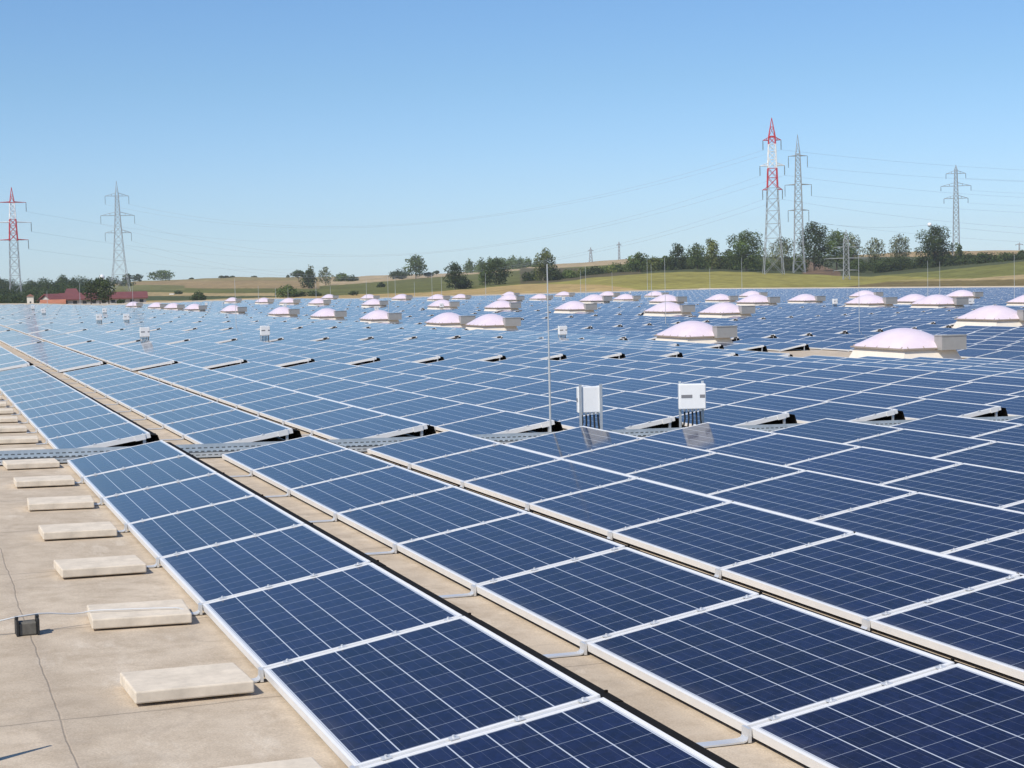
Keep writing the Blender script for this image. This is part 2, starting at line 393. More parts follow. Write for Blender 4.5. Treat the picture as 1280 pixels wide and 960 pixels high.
def build_ground():
    az0, az1 = math.radians(-12), math.radians(56)
    azs = np.concatenate([np.linspace(az0, az1, 900), np.linspace(az1, az0 + 2 * math.pi, 60)[1:-1]])
    rs = np.concatenate([[1., 120, 240, 300, 330, 365], np.linspace(400, 580, 70), np.linspace(586, 1300, 130), np.geomspace(1320, 2400, 16)])
    A, Rr = np.meshgrid(azs, rs, indexing='ij'); xx = np.interp(np.where(A > math.radians(140), az0, A), AZ_S, XS)
    zz = z_ground(xx, Rr) 
    rough = np.interp(Rr, [300, 420, 2000], [0, .25, 1.5])
    zz = zz + rough * .35 * np.sin(Rr * .09 + xx * .11) * np.sin(xx * .043 + Rr * .013)
    V = np.stack([C0[0] + np.sin(A) * Rr, C0[1] + np.cos(A) * Rr, zz], -1).reshape(-1, 3)
    na, nr = A.shape; I = np.arange(na * nr).reshape(na, nr); J = np.roll(I, -1, 0)
    F = np.stack([I[:, :-1], I[:, 1:], J[:, 1:], J[:, :-1]], -1).reshape(-1, 4)
    me = bpy.data.meshes.new('ground'); me.from_pydata(V.tolist(), [], F.tolist())
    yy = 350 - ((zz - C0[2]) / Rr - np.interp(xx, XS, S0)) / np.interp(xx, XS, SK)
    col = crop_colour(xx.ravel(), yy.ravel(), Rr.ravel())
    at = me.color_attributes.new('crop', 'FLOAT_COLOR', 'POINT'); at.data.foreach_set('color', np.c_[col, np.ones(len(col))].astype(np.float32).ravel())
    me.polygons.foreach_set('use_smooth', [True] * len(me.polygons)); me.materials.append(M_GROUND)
    return tag(link('ground', me), 'patchwork of harvested golden and green fields rising beyond the roof', kind='structure')
build_ground()

# ------------------------------------------------------------------ the building whose roof this is
TH = math.radians(1.15)
RX = np.array([-26, -8, 17, 25.0, 28, 40, 54.4, 66, 83, 100, 134.])
RZ = np.array([.21, .10, -.402, -.80, -.81, -.62, -.53, -.84, -.84, -.82, -.72])
ROOF_X1, ROOF_Y0, ROOF_Y1 = 134., -46., 250.
def z_roof(X): return float(np.interp(X, RX, RZ))
def roof_pitch(X):
    i = min(max(int(np.searchsorted(RX, X)), 1), len(RX) - 1); return math.atan2(RZ[i] - RZ[i - 1], RX[i] - RX[i - 1])

bld = tag(empty('warehouse_building', (54, 102, -9.5)), 'huge flat roofed warehouse with sand coloured roof carrying the solar panels', 'building')
off = (-54, -102, 9.5)
def strip(name, pts, mats):          # world coordinates to the building's own
    pts.v = [(a + off[0], b + off[1], c + off[2]) for a, b, c in pts.v]; return pts.build(name, mats, bld)
mb = MB()
xs = sorted(set(RX.tolist() + [-1.0, 5, 11]))
for a, b in zip(xs[:-1], xs[1:]):
    mb.add([(a, ROOF_Y0, z_roof(a)), (b, ROOF_Y0, z_roof(b)), (b, ROOF_Y1, z_roof(b)), (a, ROOF_Y1, z_roof(a))], [(0, 1, 2, 3)])
strip('roof', mb, M_ROOF)
M_WALL = mat('wall_panel', (.50, .50, .49), .6, 0, .06, .2)
M_CAP = mat('parapet_cap', (.62, .55, .44), .55, 0, .10, .6)
for a, b in (((-26, ROOF_Y0, -9.5), (-25.7, ROOF_Y1, .15)), ((ROOF_X1 - .3, ROOF_Y0, -9.5), (ROOF_X1, ROOF_Y1, -.75)),
             ((-25.7, ROOF_Y0, -9.5), (ROOF_X1 - .3, ROOF_Y0 + .3, -.9)), ((-25.7, ROOF_Y1 - .3, -9.5), (ROOF_X1 - .3, ROOF_Y1, -.9))):
    q = MB(); q.box(a, b); strip('wall', q, M_WALL)
q = MB()
for a, b in zip(xs[:-1], xs[1:]):
    za, zb = z_roof(a) + .26, z_roof(b) + .26
    q.add([(a, ROOF_Y1 + .02, za - .8), (b, ROOF_Y1 + .02, zb - .8), (b, ROOF_Y1 - .45, zb - .8), (a, ROOF_Y1 - .45, za - .8), (a, ROOF_Y1 + .02, za), (b, ROOF_Y1 + .02, zb), (b, ROOF_Y1 - .45, zb), (a, ROOF_Y1 - .45, za)],
          [(4, 5, 6, 7), (3, 2, 6, 7), (0, 1, 5, 4)])
strip('parapet', q, M_CAP)
q = MB(); q.box((ROOF_X1 - .45, ROOF_Y0, -1.6), (ROOF_X1 + .02, ROOF_Y1 - .46, -.42)); strip('parapet', q, M_CAP)

# ------------------------------------------------------------------ skylight domes (placed first: the panel rows leave room for them)
DOMES = [  # column x, y along the roof
    (25.6, 23.06), (25.6, 36.7), (25.6, 58.98), (25.6, 65.82), (25.6, 79.63), (25.6, 92.99), (25.6, 107.37), (25.6, 128.28), (25.6, 149.1), (25.6, 163.33), (25.6, 176.33), (25.6, 197.54),
    (40, 38.14), (40, 61.58), (40, 68.71), (40, 83.01), (40, 97.24), (40, 111.66), (40, 132.97), (40, 155.38), (40, 170.08), (40, 184.54), (40, 205.72),
    (54.4, 62.7), (54.4, 69.87), (54.4, 84.24), (54.4, 98.75), (54.4, 113.16), (54.4, 134.6), (54.4, 158.12), (54.4, 172.75), (54.4, 187.46), (54.4, 208.98),
    (68.8, 72.8), (68.8, 86.2), (68.8, 102.04), (68.8, 117.27), (68.8, 138.5), (68.8, 163.16), (68.8, 193.04), (68.8, 221),
    (83.2, 100.39), (83.2, 115.57), (83.2, 137.58), (83.2, 161.68), (83.2, 176.03), (83.2, 191.16), (83.2, 212.85)]

# ------------------------------------------------------------------ solar panels
TILT = math.radians(10.15)
CT, ST = math.cos(TILT), math.sin(TILT)
LOW = .062                                    # low edge above the roof
def on_panel(s, y, n):                        # s up the slope, y along the row, n along the normal
    return (s * CT - n * ST, y, LOW + s * ST + n * CT)
def pbox(mb, s0, s1, y0, y1, n0, n1, mi=0):
    vs = [on_panel(s, y, n) for n in (n0, n1) for (s, y) in ((s0, y0), (s1, y0), (s1, y1), (s0, y1))]
    mb.add(vs, [(0, 3, 2, 1), (4, 5, 6, 7), (0, 1, 5, 4), (1, 2, 6, 5), (2, 3, 7, 6), (3, 0, 4, 7)], mi)
FL = .0115; FH = .040; GAP = PITCH - PL
q = MB(); pbox(q, 0, FL, 0, PL, -FH, 0); pbox(q, PW - FL, PW, 0, PL, -FH, 0); pbox(q, FL, PW - FL, 0, FL, -FH, 0); pbox(q, FL, PW - FL, PL - FL, PL, -FH, 0)
ME_FRAME = q.mesh('panel_frame', M_ALU)
q = MB(); pbox(q, FL, PW - FL, FL, PL - FL, -.008, -.0025)
ME_GLASS = q.mesh('panel_cells', M_CELL)
uvl = ME_GLASS.uv_layers.new(name='UVMap')
for p in ME_GLASS.polygons:
    for li in p.loop_indices:
        co = ME_GLASS.vertices[ME_GLASS.loops[li].vertex_index].co
        s = (co.x * CT + (co.z - LOW) * ST); uvl.data[li].uv = (co.y, min(max(s, FL + 1e-4), PW - FL - 1e-4))
q = MB(); pbox(q, .012, PW - .012, -GAP + .002, -.002, -.030, -.006)
for k in range(4):
    s = .10 + .265 * k; pbox(q, s, s + .036, -GAP - .006, .006, .0005, .004); 
    for dy in (0,): q.bar(on_panel(s + .018, -GAP / 2, .004), on_panel(s + .018, -GAP / 2, .013), .006, n=6)
ME_RAIL = q.mesh('clamp_rail', M_STEEL)
def foot(length):
    q = MB(); y0, y1 = -GAP / 2 - .028, -GAP / 2 + .028
    prof = [(-length, .004), (-length * .55, .004), (-.10, .004), (-.035, .005), (-.022, .009), (-.016, .018)]
    t = .007
    for (a, za), (b, zb) in zip(prof[:-1], prof[1:]):
        q.add([(a, y0, za), (b, y0, zb), (b, y1, zb), (a, y1, za), (a, y0, za + t), (b + (0 if zb < .05 else 0), y0, zb + t), (b, y1, zb + t), (a, y1, za + t)],
              [(0, 3, 2, 1), (4, 5, 6, 7), (0, 1, 5, 4), (2, 3, 7, 6), (1, 2, 6, 5), (3, 0, 4, 7)])
    q.box((-.016, y0, .004), (-.001, y1, LOW - .001)); return q
ME_FOOT = foot(.45).mesh('foot_strip', M_STEEL); ME_FOOT_A = foot(.13).mesh('foot_strip_short', M_STEEL)
HX, HZ = on_panel(PW, 0, 0)[0], on_panel(PW, 0, 0)[2]
q = MB(); prof = [(HX + .001, HZ - .018), (HX + .086, HZ - .026), (HX + .150, .03), (HX + .160, .012)]
for (a, za), (b, zb) in zip(prof[:-1], prof[1:]):
    y0, y1 = -GAP + .001, PL
    q.add([(a, y0, za - .004), (b, y0, zb - .004), (b, y1, zb - .004), (a, y1, za - .004), (a, y0, za), (b, y0, zb), (b, y1, zb), (a, y1, za)], [(0, 3, 2, 1), (4, 5, 6, 7), (0, 1, 5, 4), (1, 2, 6, 5), (2, 3, 7, 6), (3, 0, 4, 7)])
q.bar((HX + .078, .12, HZ - .03), (HX + .078, .12, HZ - .017), .008, n=6)
ME_WIND = q.mesh('wind_plate', M_WIND)
q = MB(); q.box((HX - .075, -GAP + .002, .002), (HX - .045, -.002, HZ - .055)); q.box((HX - .16, -GAP + .002, .002), (HX + .10, -.002, .008))
ME_LEG = q.mesh('rear_leg', M_GALV)
q = MB(); pbox(q, .0, PW, -GAP - .004, -.002, -.052, -.001); pbox(q, PW - .17, PW - .055, -GAP - .014, -GAP - .005, -.058, .003); ME_END = q.mesh('end_bracket', M_ALU)

SKEW = -0.0135
def y_skew(X): return SKEW * min(max(X, 0), 20)
BLOCKS = [(-16.70, 10), (.91, 11), (20.49, 10), (38.26, 10), (56.28, 10)]
while BLOCKS[-1][0] + 17.9 + 17 < 247: BLOCKS.append((BLOCKS[-1][0] + 17.95, 10))
NROW = 81
panels = []
for i in range(NROW):
    X = i * ROWP
    for bi, (y0, n) in enumerate(BLOCKS):
        run = []
        for k in range(n):
            Y = y0 + k * PITCH + y_skew(X) + GAP / 2
            cx, cy = X + .49, Y + PL / 2
            run.append(not any((-4.7 if j == 0 else -1.55) < cx - dx < 1.55 and -2.35 < cy - dy < (7.6, 4.6)[j] if j < 2 else abs(cx - dx) < 1.55 and -2.35 < cy - dy < 2.6 for j, (dx, dy) in enumerate(DOMES)))
        for k in range(n):
            if not run[k]: continue
            Y = y0 + k * PITCH + y_skew(X) + GAP / 2
            first = k == 0 or not run[k - 1]; last = k == n - 1 or not run[k + 1]
            P = (X, Y, z_roof(X))
            sx, sy, dep = seen((X + .49, Y + .8, P[2] + .18))
            if dep < 1.0: continue
            ax, ay, dpa = seen((X, Y, P[2] + .09)); bx, by, dpb = seen((X + .97, Y + PL, P[2] + .27)); ex, ey, _ = seen((X + .97, Y, P[2] + .27)); gx, gy, _ = seen((X, Y + PL, P[2] + .09))
            x0, x1 = min(ax, bx, ex, gx), max(ax, bx, ex, gx); yt, yb = min(ay, by, ey, gy), max(ay, by, ey, gy)
            if dpa < .5 or dpb < .5: continue
            if x1 < -260 or x0 > 1540 or yt > 1100: continue
            vis = x1 > 0 and x0 < 1280 and yt < 960
            # area of the part inside the picture
            area = max(0, min(x1, 1280) - max(x0, 0)) * max(0, min(yb, 960) - max(yt, 0)) if vis else 0
            panels.append((area, i, bi, k, P, first, last))
panels.sort(key=lambda t: -t[0])
near, rest = panels[:300], panels[300:]

ORD = ['', 'first', 'second', 'third', 'fourth', 'fifth', 'sixth', 'seventh', 'eighth', 'ninth', 'tenth', 'eleventh', 'twelfth', 'thirteenth', 'fourteenth', 'fifteenth', 'sixteenth',
       'seventeenth', 'eighteenth', 'nineteenth', 'twentieth']
def ordinal(n):
    return ORD[n] if n <= 20 else {2: 'twenty', 3: 'thirty', 4: 'forty'}[n // 10] + '-' + ORD[n % 10]
for area, i, bi, k, P, first, last in near:
    o = empty('solar_panel', P, (RNG.uniform(-.0012, .0012), -roof_pitch(P[0]) + RNG.uniform(-.0022, .0022), RNG.uniform(-.0006, .0006)))
    nth = 10 - k if bi == 0 else k + 1
    where = 'before' if bi == 0 else 'beyond' 
    if bi > 1: nth = k + 1 + sum(b[1] for b in BLOCKS[1:bi])
    tag(o, f'navy solar panel, {ordinal(nth)} {where} the cable tray in the {ordinal(i + 1)} row', 'solar panel', 'solar panels mounted in rows on the roof')
    link('frame', ME_FRAME, o); link('cell_sheet', ME_GLASS, o); link('wind_plate', ME_WIND, o)
    link('clamp_rail', ME_RAIL, o); link('rear_leg', ME_LEG, o)
    link('foot_strip', ME_FOOT_A if i == 0 else ME_FOOT, o)
    if first and bi > 0: link('end_bracket', ME_END, o)

# the many further panels, one mesh
def panel_field(rest):
    V, F, MI, UV, TN = [], [], [], [], []
    rg = random.Random(3)
    def quad(ps, mi, uv=None, tone=0):
        b = len(V); V.extend(ps); F.append((b, b + 1, b + 2, b + 3)); MI.append(mi); UV.extend(uv or [(0.1, .1)] * 4); TN.append(tone)
    for area, i, bi, k, P, first, last in rest:
        X, Y, Z = P; a = roof_pitch(X); ca, sa = math.cos(a), math.sin(a)
        jz = rg.uniform(-.004, .004); jt = rg.uniform(-.007, .007)
        def w(p):
            x, y, z = p; z += jz + x * jt; return (X + x * ca - z * sa, Y + y, Z + x * sa + z * ca)
        A, B, Cc, D = [w(on_panel(s, y, 0)) for s, y in ((0, 0), (PW, 0), (PW, PL), (0, PL))]
        quad([A, B, Cc, D], 0, [(0, 0), (0, PW), (PL, PW), (PL, 0)], rg.random())
        A2, B2, C2, D2 = [w(on_panel(s, y, -FH)) for s, y in ((0, 0), (PW, 0), (PW, PL), (0, PL))]
        quad([A2, A, D, D2], 1); quad([A2, B2, B, A], 1); quad([D, Cc, C2, D2], 1)
        quad([D2, C2, B2, A2], 2)
        pl = [w((HX + .001, y, HZ - .02)) for y in (-GAP, PL)] + [w((HX + .15, y, .012)) for y in (PL, -GAP)]
        quad(pl, 2)
        if not first:
            r = [w(on_panel(s, y, -.008)) for s, y in ((0, -GAP), (PW, -GAP), (PW, 0), (0, 0))]; quad(r, 1)
        else:
            for (s0, s1, n0, n1, m) in ((0, PW, -.052, .001, 3), (PW - .2, PW - .05, -.056, .008, 3)):
                t = [w(on_panel(s, y, n)) for n in (n0, n1) for (s, y) in ((s0, -.05), (s1, -.05), (s1, 0), (s0, 0))]
                quad([t[0], t[1], t[5], t[4]], m); quad([t[4], t[5], t[6], t[7]], m); quad([t[1], t[2], t[6], t[5]], m)
            lg = [w(p) for p in ((HX - .075, -.01, .0), (HX - .045, -.01, .0), (HX - .045, -.01, HZ - .05), (HX - .075, -.01, HZ - .05))]; quad(lg, 3)
    me = bpy.data.meshes.new('solar_panel_field'); me.from_pydata(V, [], F)
    for m in (M_CELL, M_SIDE, M_WIND, M_ALU): me.materials.append(m)
    me.polygons.foreach_set('material_index', MI)
    ul = me.uv_layers.new(name='UVMap'); ul.data.foreach_set('uv', np.array(UV, np.float32).ravel())
    at = me.attributes.new('tone', 'FLOAT', 'FACE'); at.data.foreach_set('value', np.array(TN, np.float32))
    return tag(link('solar_panel_field', me), 'blue expanse of further solar panel rows reaching the far roof edge', 'solar panels', kind='stuff')
panel_field(rest)

# ------------------------------------------------------------------ skylight domes
DW, DL, DH, CURB = .93, 1.42, .50, .40
def dome_meshes():
    q = MB(); q.frustum((0, 0), (DW + .06, DL + .06), (DW - .10, DL - .10), 0, CURB - .045); curb = q.mesh('skylight_curb', M_CREAM)
    q = MB(); q.box((-DW, -DL, CURB - .044), (DW, DL, CURB)); 
    rim = q.mesh('skylight_rim', M_RIM)
    N = 22; q = MB(); vs = []; fs = []
    for a in range(N + 1):
        for b in range(N + 1):
            x, y = -1 + 2 * a / N, -1 + 2 * b / N; e = max(0., (1 - x * x) * (1 - y * y)) ** .82
            edge = .035 if 0 < a < N and 0 < b < N else .001
            vs.append((x * (DW - .015), y * (DL - .015), CURB + edge + DH * e))
    for a in range(N):
        for b in range(N): i = a * (N + 1) + b; fs.append((i, i + N + 1, i + N + 2, i + 1))
    q.add(vs, fs); shell = q.mesh('skylight_shell', M_DOME); shell.polygons.foreach_set('use_smooth', [True] * len(shell.polygons))
    q = MB()
    for s in (-1, 1):
        for k in range(5): y = -DL + .15 + k * (2 * DL - .3) / 4; q.bar((s * (DW + .001), y, CURB - .005), (s * (DW - .05), y, CURB + .045), .014, n=6)
        for k in range(4): x = -DW + .15 + k * (2 * DW - .3) / 3; q.bar((x, s * (DL + .001), CURB - .005), (x, s * (DL - .05), CURB + .045), .014, n=6)
    bolts = q.mesh('rim_bolt', M_RIM)
    q = MB(); x0, x1, y0, y1, z0, z1 = .18, DW + .06, -DL - .22, -DL + .16, CURB - .07, CURB + .34
    q.add([(x0, y0, z0), (x1, y0, z0), (x1, y1, z0), (x0, y1, z0), (x0, y0, z1 - .02), (x1, y0, z1 - .02), (x1, y1, z1 + .01), (x0, y1, z1 + .01)],
          [(0, 3, 2, 1), (4, 5, 6, 7), (0, 1, 5, 4), (1, 2, 6, 5), (2, 3, 7, 6), (3, 0, 4, 7)])
    q.box((x0 - .015, y0 - .015, z1 - .019), (x1 + .015, y1, z1 + .012))
    ventb = q.mesh('vent_box', M_BOXG)
    return curb, rim, shell, bolts, ventb
DM = dome_meshes()
LINE = {25.6: 'nearest', 40: 'second', 54.4: 'third', 68.8: 'fourth', 83.2: 'farthest'}
seen_in = {}
for j, (x, y) in enumerate(DOMES):
    o = empty('skylight_dome', (x, y, z_roof(x) - .005), (0, 0, -.0135))
    seen_in[x] = seen_in.get(x, 0) + 1
    lab = 'large rose pink skylight dome on bare roof patch, closest and biggest of the domes' if j == 0 else \
          f'rose pink skylight dome with grey side box, {ordinal(seen_in[x])} along the {LINE[x]} line of domes'
    tag(o, lab, 'skylight', 'skylight domes among the solar panels')
    for nm, me in zip(('curb', 'rim', 'dome_shell', 'rim_bolts', 'vent_box'), DM): link(nm, me, o)

# ------------------------------------------------------------------ ballast slabs along the first row
q = MB(); q.box((-.262, -.21, .012), (.262, .21, .066)); ME_SLAB = q.mesh('ballast_slab', M_CONC)
slab_y = [(-1.67 * k - .03, k, 0) for k in range(0, 9)] + [(.91 + 1.67 * k + .35, k, 1) for k in range(0, 12)]
SR = random.Random(5)
for y, k, b in slab_y:
    o = link('ballast_slab', ME_SLAB); x = -.362 + SR.uniform(-.02, .02)
    o.location = (x, y + SR.uniform(-.03, .03), z_roof(x)); o.rotation_euler = (SR.uniform(-.01, .01), TH, SR.uniform(-.05, .05))
    bevel(o, .007)
    tag(o, f'pale concrete ballast slab, {ordinal(k + 1)} {"before" if b == 0 else "beyond"} the cable tray beside the first panel row', 'slab', 'concrete slabs along the first panel row')

# ------------------------------------------------------------------ cable tray between the first two blocks
def cable_tray():
    x0, x1 = -2.6, 34.0
    prof = [(.0, .055), (.0, .0), (.48, .0), (.48, .10)]          # near wall, floor, far wall (y, z)
    arc = [0, .055, .51, .59]
    prof = [(0, .055), (0, .004), (.48, .004), (.48, .105)]
    xs_ = [x0, 0, 5, 11, 17, 21, 25, 28, x1]
    V, F, UV = [], [], []
    for a, b in zip(xs_[:-1], xs_[1:]):
        for (ya, za), (yb, zb), va, vb in zip(prof[:-1], prof[1:], (0, .06, .52), (.05, .51, .60)):
            bb = len(V)
            for X, (yy, zz) in ((a, (ya, za)), (b, (ya, za)), (b, (yb, zb)), (a, (yb, zb))): V.append((X, yy + y_skew(X) + .21, z_roof(X) + .012 + zz))
            F.append((bb, bb + 1, bb + 2, bb + 3)); UV += [(a, va), (b, va), (b, vb), (a, vb)]
    me = bpy.data.meshes.new('cable_tray'); me.from_pydata(V, [], F); me.materials.append(M_TRAY)
    ul = me.uv_layers.new(name='UVMap'); ul.data.foreach_set('uv', np.array(UV, np.float32).ravel())
    root = tag(empty('cable_tray', (0, .45, z_roof(0))), 'long perforated galvanised cable tray crossing the roof between panel blocks', 'cable tray')
    def loc(o): o.parent = root; o.location = (0, -.45, -z_roof(0)); return o
    tr = link('tray_channel', me); m = tr.modifiers.new('thickness', 'SOLIDIFY'); m.thickness = .002; loc(tr)
    for k in range(16):
        X = -2.2 + k * 2.3; q = MB(); z = z_roof(X)
        q.box((X - .03, .18 + y_skew(X), z), (X + .03, .74 + y_skew(X), z + .010)); loc(q.build('support_foot', M_DARKCONC))
    q = MB()
    for k, yy in enumerate((.30, .36, .42, .50)):
        q.tube([(X, yy + y_skew(X) + .015 * math.sin(X * 1.7 + k), z_roof(X) + .034) for X in np.arange(x0, x1, .6)], .014, 5)
    loc(q.build('cables', M_CABLE))
cable_tray()

# ------------------------------------------------------------------ junction boxes on posts
def junction_box(X, Y, label, front, w=.30, h=.31, zb=.34, dep=.13, yaw=0., legs=True):
    root = tag(empty('junction_box', (X, Y, z_roof(X)), (0, 0, yaw)), label, 'junction box', 'white junction boxes between the panel blocks')
    q = MB(); q.box((-w / 2, -dep / 2, zb), (w / 2, dep / 2, zb + h)); b = q.build('cabinet', M_WHITE, root); bevel(b, .008)
    py = -dep / 2 - .022 if not front else dep / 2 + .002
    for s in (-1, 1):
        q = MB(); q.box((s * (w / 2 - .025) - .015, py, .0), (s * (w / 2 - .025) + .015, py + .02, zb + h + .03)); q.build('post', M_GALV, root)
    if front:
        for xa, xb in ((-.42 * w, -.01 * w), (.27 * w, .46 * w)):
            q = MB(); q.box((xa, -dep / 2 - .006, zb + h * .45), (xb, -dep / 2 - .001, zb + h * .58)); q.build('latch', M_GREY, root)
        q = MB(); q.box((-.47 * w, -dep / 2 - .004, zb + h * .03), (.47 * w, -dep / 2 - .001, zb + h * .965)); q.build('door', M_WHITE, root)
    else:
        q = MB(); q.box((-w / 2 - .005, -.03, zb + h * .42), (-w / 2 - .001, .03, zb + h * .56)); q.build('latch', M_GREY, root)
    for k in range(5):
        xx = -.095 + k * .048; q = MB()
        q.tube([(xx, 0, zb), (xx + .004, -.005, zb - .12), (xx + .02 * (k - 2) * .5, .0, .10), (xx, .01, .02)], .011, 6); q.build('cable', M_CABLE, root)
        q = MB(); q.bar((xx, 0, zb - .03), (xx, 0, zb + .002), .015, n=8); q.build('cable_gland', M_WHITE, root)
    return root
def px_X(x, Y): return float(at_Y(x, 500, Y)[0])
junction_box(px_X(737, .60) , .60, 'white junction box beside the thin tall pole, seen from its back with posts in front', False, dep=.10, yaw=-.2)
junction_box(px_X(865, .62), .62, 'white junction box with two dark latches standing on black cables near the cable tray', True, w=.33, yaw=-.35)
GAPS = [a + n * PITCH + .55 for a, n in BLOCKS]
FARBOX = [(184, 3, 'white junction box with reflection below it, on the panels of the third block'), (334, 3, 'white junction box with dark marks on its front, straddling black legs'),
          (705, 3, 'white junction box among panels behind the tall thin pole'), (128, 5, 'small white junction box, one of a pair above the reflecting box, slimmer one'),
          (162, 5, 'small white junction box, one of a pair above the reflecting box, wider one'), (59, 7, 'tiny white junction box below the white farm tower'),
          (135, 7, 'tiny white junction box below the dark tree beside the red farm roof'), (46, 9, 'tiny white junction box at the far roof edge under the farm tower'),
          (262, 11, 'tiny white junction box at the far roof edge below a round bush'), (360, 9, 'tiny white junction box in front of a pink dome below the leafy bush'),
          (474, 7, 'tiny white junction box peeping over a pink dome in the middle distance'), (555, 7, 'tiny white junction box in front of a pink dome by the golden field'),
          (707, 9, 'tiny white junction box before a pink dome right of the tall pole'), (1045, 5, 'small white junction box between two pink domes near the striped pylon'),
          (1214, 5, 'larger white box beside a pink dome below the slim grey pylon'), (790, 12, 'tiny white box on the far roof edge before the golden field')]
for x, gi, lab in FARBOX:
    Y = GAPS[gi - 1]; junction_box(px_X(x, Y), Y, lab, gi % 2 == 1, w=.46 if x == 1214 else .32)

# ------------------------------------------------------------------ lightning rods
def rod(x, y_top, Y, label, r=.012):
    p = at_Y(x, 400, Y); X = float(p[0]); zr = z_roof(X)
    # where the column of the photograph meets the rod top
    v = ray(x, y_top); t = (Y - C0[1]) / v[1]; ztop = C0[2] + v[2] * t
    h = max(ztop - zr, 1.2)
    root = tag(empty('lightning_rod', (X, Y, zr)), label, 'lightning rod', 'thin lightning rods on the roof')
    q = MB(); q.frustum((0, 0), (.17, .17), (.15, .15), 0, .09); q.build('base_block', M_CONC, root)
    q = MB(); q.bar((0, 0, .09), (0, 0, h * .45), r, r, 8); q.bar((0, 0, h * .45), (0, 0, h), r * .75, r * .5, 8); q.build('rod', M_ROD, root)
M_ROD = mat('rod_aluminium', (.60, .61, .60), .4, .3)
rod(685.3, 330, .72, 'tall thin lightning rod at the cable tray beside the white junction box', .0125)
RODS = [(1074, 315, 38.0, 'lightning rod behind the biggest pink dome'), (832, 322, 56, 'lightning rod rising over the pair of domes before the green field'), (295, 348, 56, 'lightning rod crossing a pink dome below the green strip field'),
        (928, 322, 110, 'lightning rod left of the striped pylon'), (810, 323, 128, 'lightning rod before the round bush at the field edge'), (815, 330, 145, 'shorter lightning rod next to a taller one by the field edge'),
        (733, 333, 128, 'lightning rod before the brown bank and bushes'), (726.6, 338, 164, 'faint lightning rod left of the brown bank rod'), (1160, 326, 74, 'lightning rod under the big dark tree'),
        (1175, 327, 92, 'faint lightning rod between the big tree and the grey pylon'), (1268, 318, 74, 'lightning rod near the end of the hedge on the green slope'), (541, 341, 146, 'lightning rod before the tall dark bush'),
        (486, 345, 92, 'lightning rod before the vineyard slope'), (553, 346, 164, 'lightning rod right beside the tall dark bush'), (608, 341, 182, 'lightning rod before the twin dark trees'),
        (495, 346, 182, 'lightning rod below the lone round tree'), (519, 352, 200, 'faint lightning rod at the foot of the lone tree'), (459, 350, 164, 'lightning rod before the dark hedge tree'),
        (888, 336, 128, 'lightning rod before the tall green tree by the field'), (345.5, 360, 200, 'lightning rod left of the leafy bush'), (361, 360, 182, 'lightning rod before the leafy bush'),
        (396, 350, 164, 'lightning rod before the grey green poplar'), (414, 358, 218, 'faint lightning rod right of the poplar'), (167, 357, 164, 'lightning rod before the end of the red roof'),
        (60, 364, 200, 'lightning rod before the forest edge right of the white tower'), (101, 353, 164, 'lightning rod before the red house roof'), (766, 340, 200, 'faint lightning rod before the low bushes'),
        (324, 357, 182, 'lightning rod before the tan field')]
for x, yt, Y, lab in RODS: rod(x, yt, Y, lab, .008 + .00010 * Y)

# ------------------------------------------------------------------ conductor wire with its holder, foreground
hx, hy = -.945, -8.54
hold = tag(empty('wire_holder', (hx, hy, z_roof(hx)), (0, 0, .04)), 'dark concrete wire holder with black end plates carrying the pale wire', 'wire holder')
q = MB(); q.box((-.045, -.045, .002), (.045, .045, .068)); bevel(q.build('weight', M_DARKCONC, hold), .006)
for s in (-1, 1):
    q = MB(); q.box((s * .052 - .006, -.055, .0), (s * .052 + .006, .055, .085)); q.box((s * .052 - .008, -.02, .085), (s * .052 + .008, .02, .098)); q.build('end_plate', M_BLACK, hold)
M_WIRE = mat('aluminium_wire', (.74, .73, .70), .4, .2)
q = MB(); pts = []
for k in range(60):
    t = k / 59; X = -3.4 + t * 3.3; z = z_roof(X)
    lift = np.interp(X, [-3.4, -1.5, -.98, -.86, -.68, -.58, -.30, -.16, -.02], [.01, .012, .098, .098, .066, .078, .077, .076, .03])
    Y = np.interp(X, [-3.4, -.97, -.63, -.1, 0], [-8.63, -8.54, -8.41, -8.50, -8.51]); pts.append((X, Y, z + lift))
q.tube(pts, .0045, 6); tag(q.build('conductor_wire', M_WIRE, None, True), 'pale thin wire running over the holder and a slab to the panels', 'wire')
rodx, rody = -1.56, -11.12  # unseen rod outside the view, added to cast the foreground shadow
rr = tag(empty('shadow_rod', (rodx, rody, z_roof(rodx))), 'unseen short rod on a round base, added to cast a shadow on the bare roof', 'lightning rod')
h = .72; q = MB(); q.bar((0, 0, .05), (0, 0, h), .04, .007, 10); q.build('rod', M_ROD, rr); q = MB(); q.bar((0, 0, 0), (0, 0, .06), .15, .14, 20); q.build('base_block', M_CONC, rr)

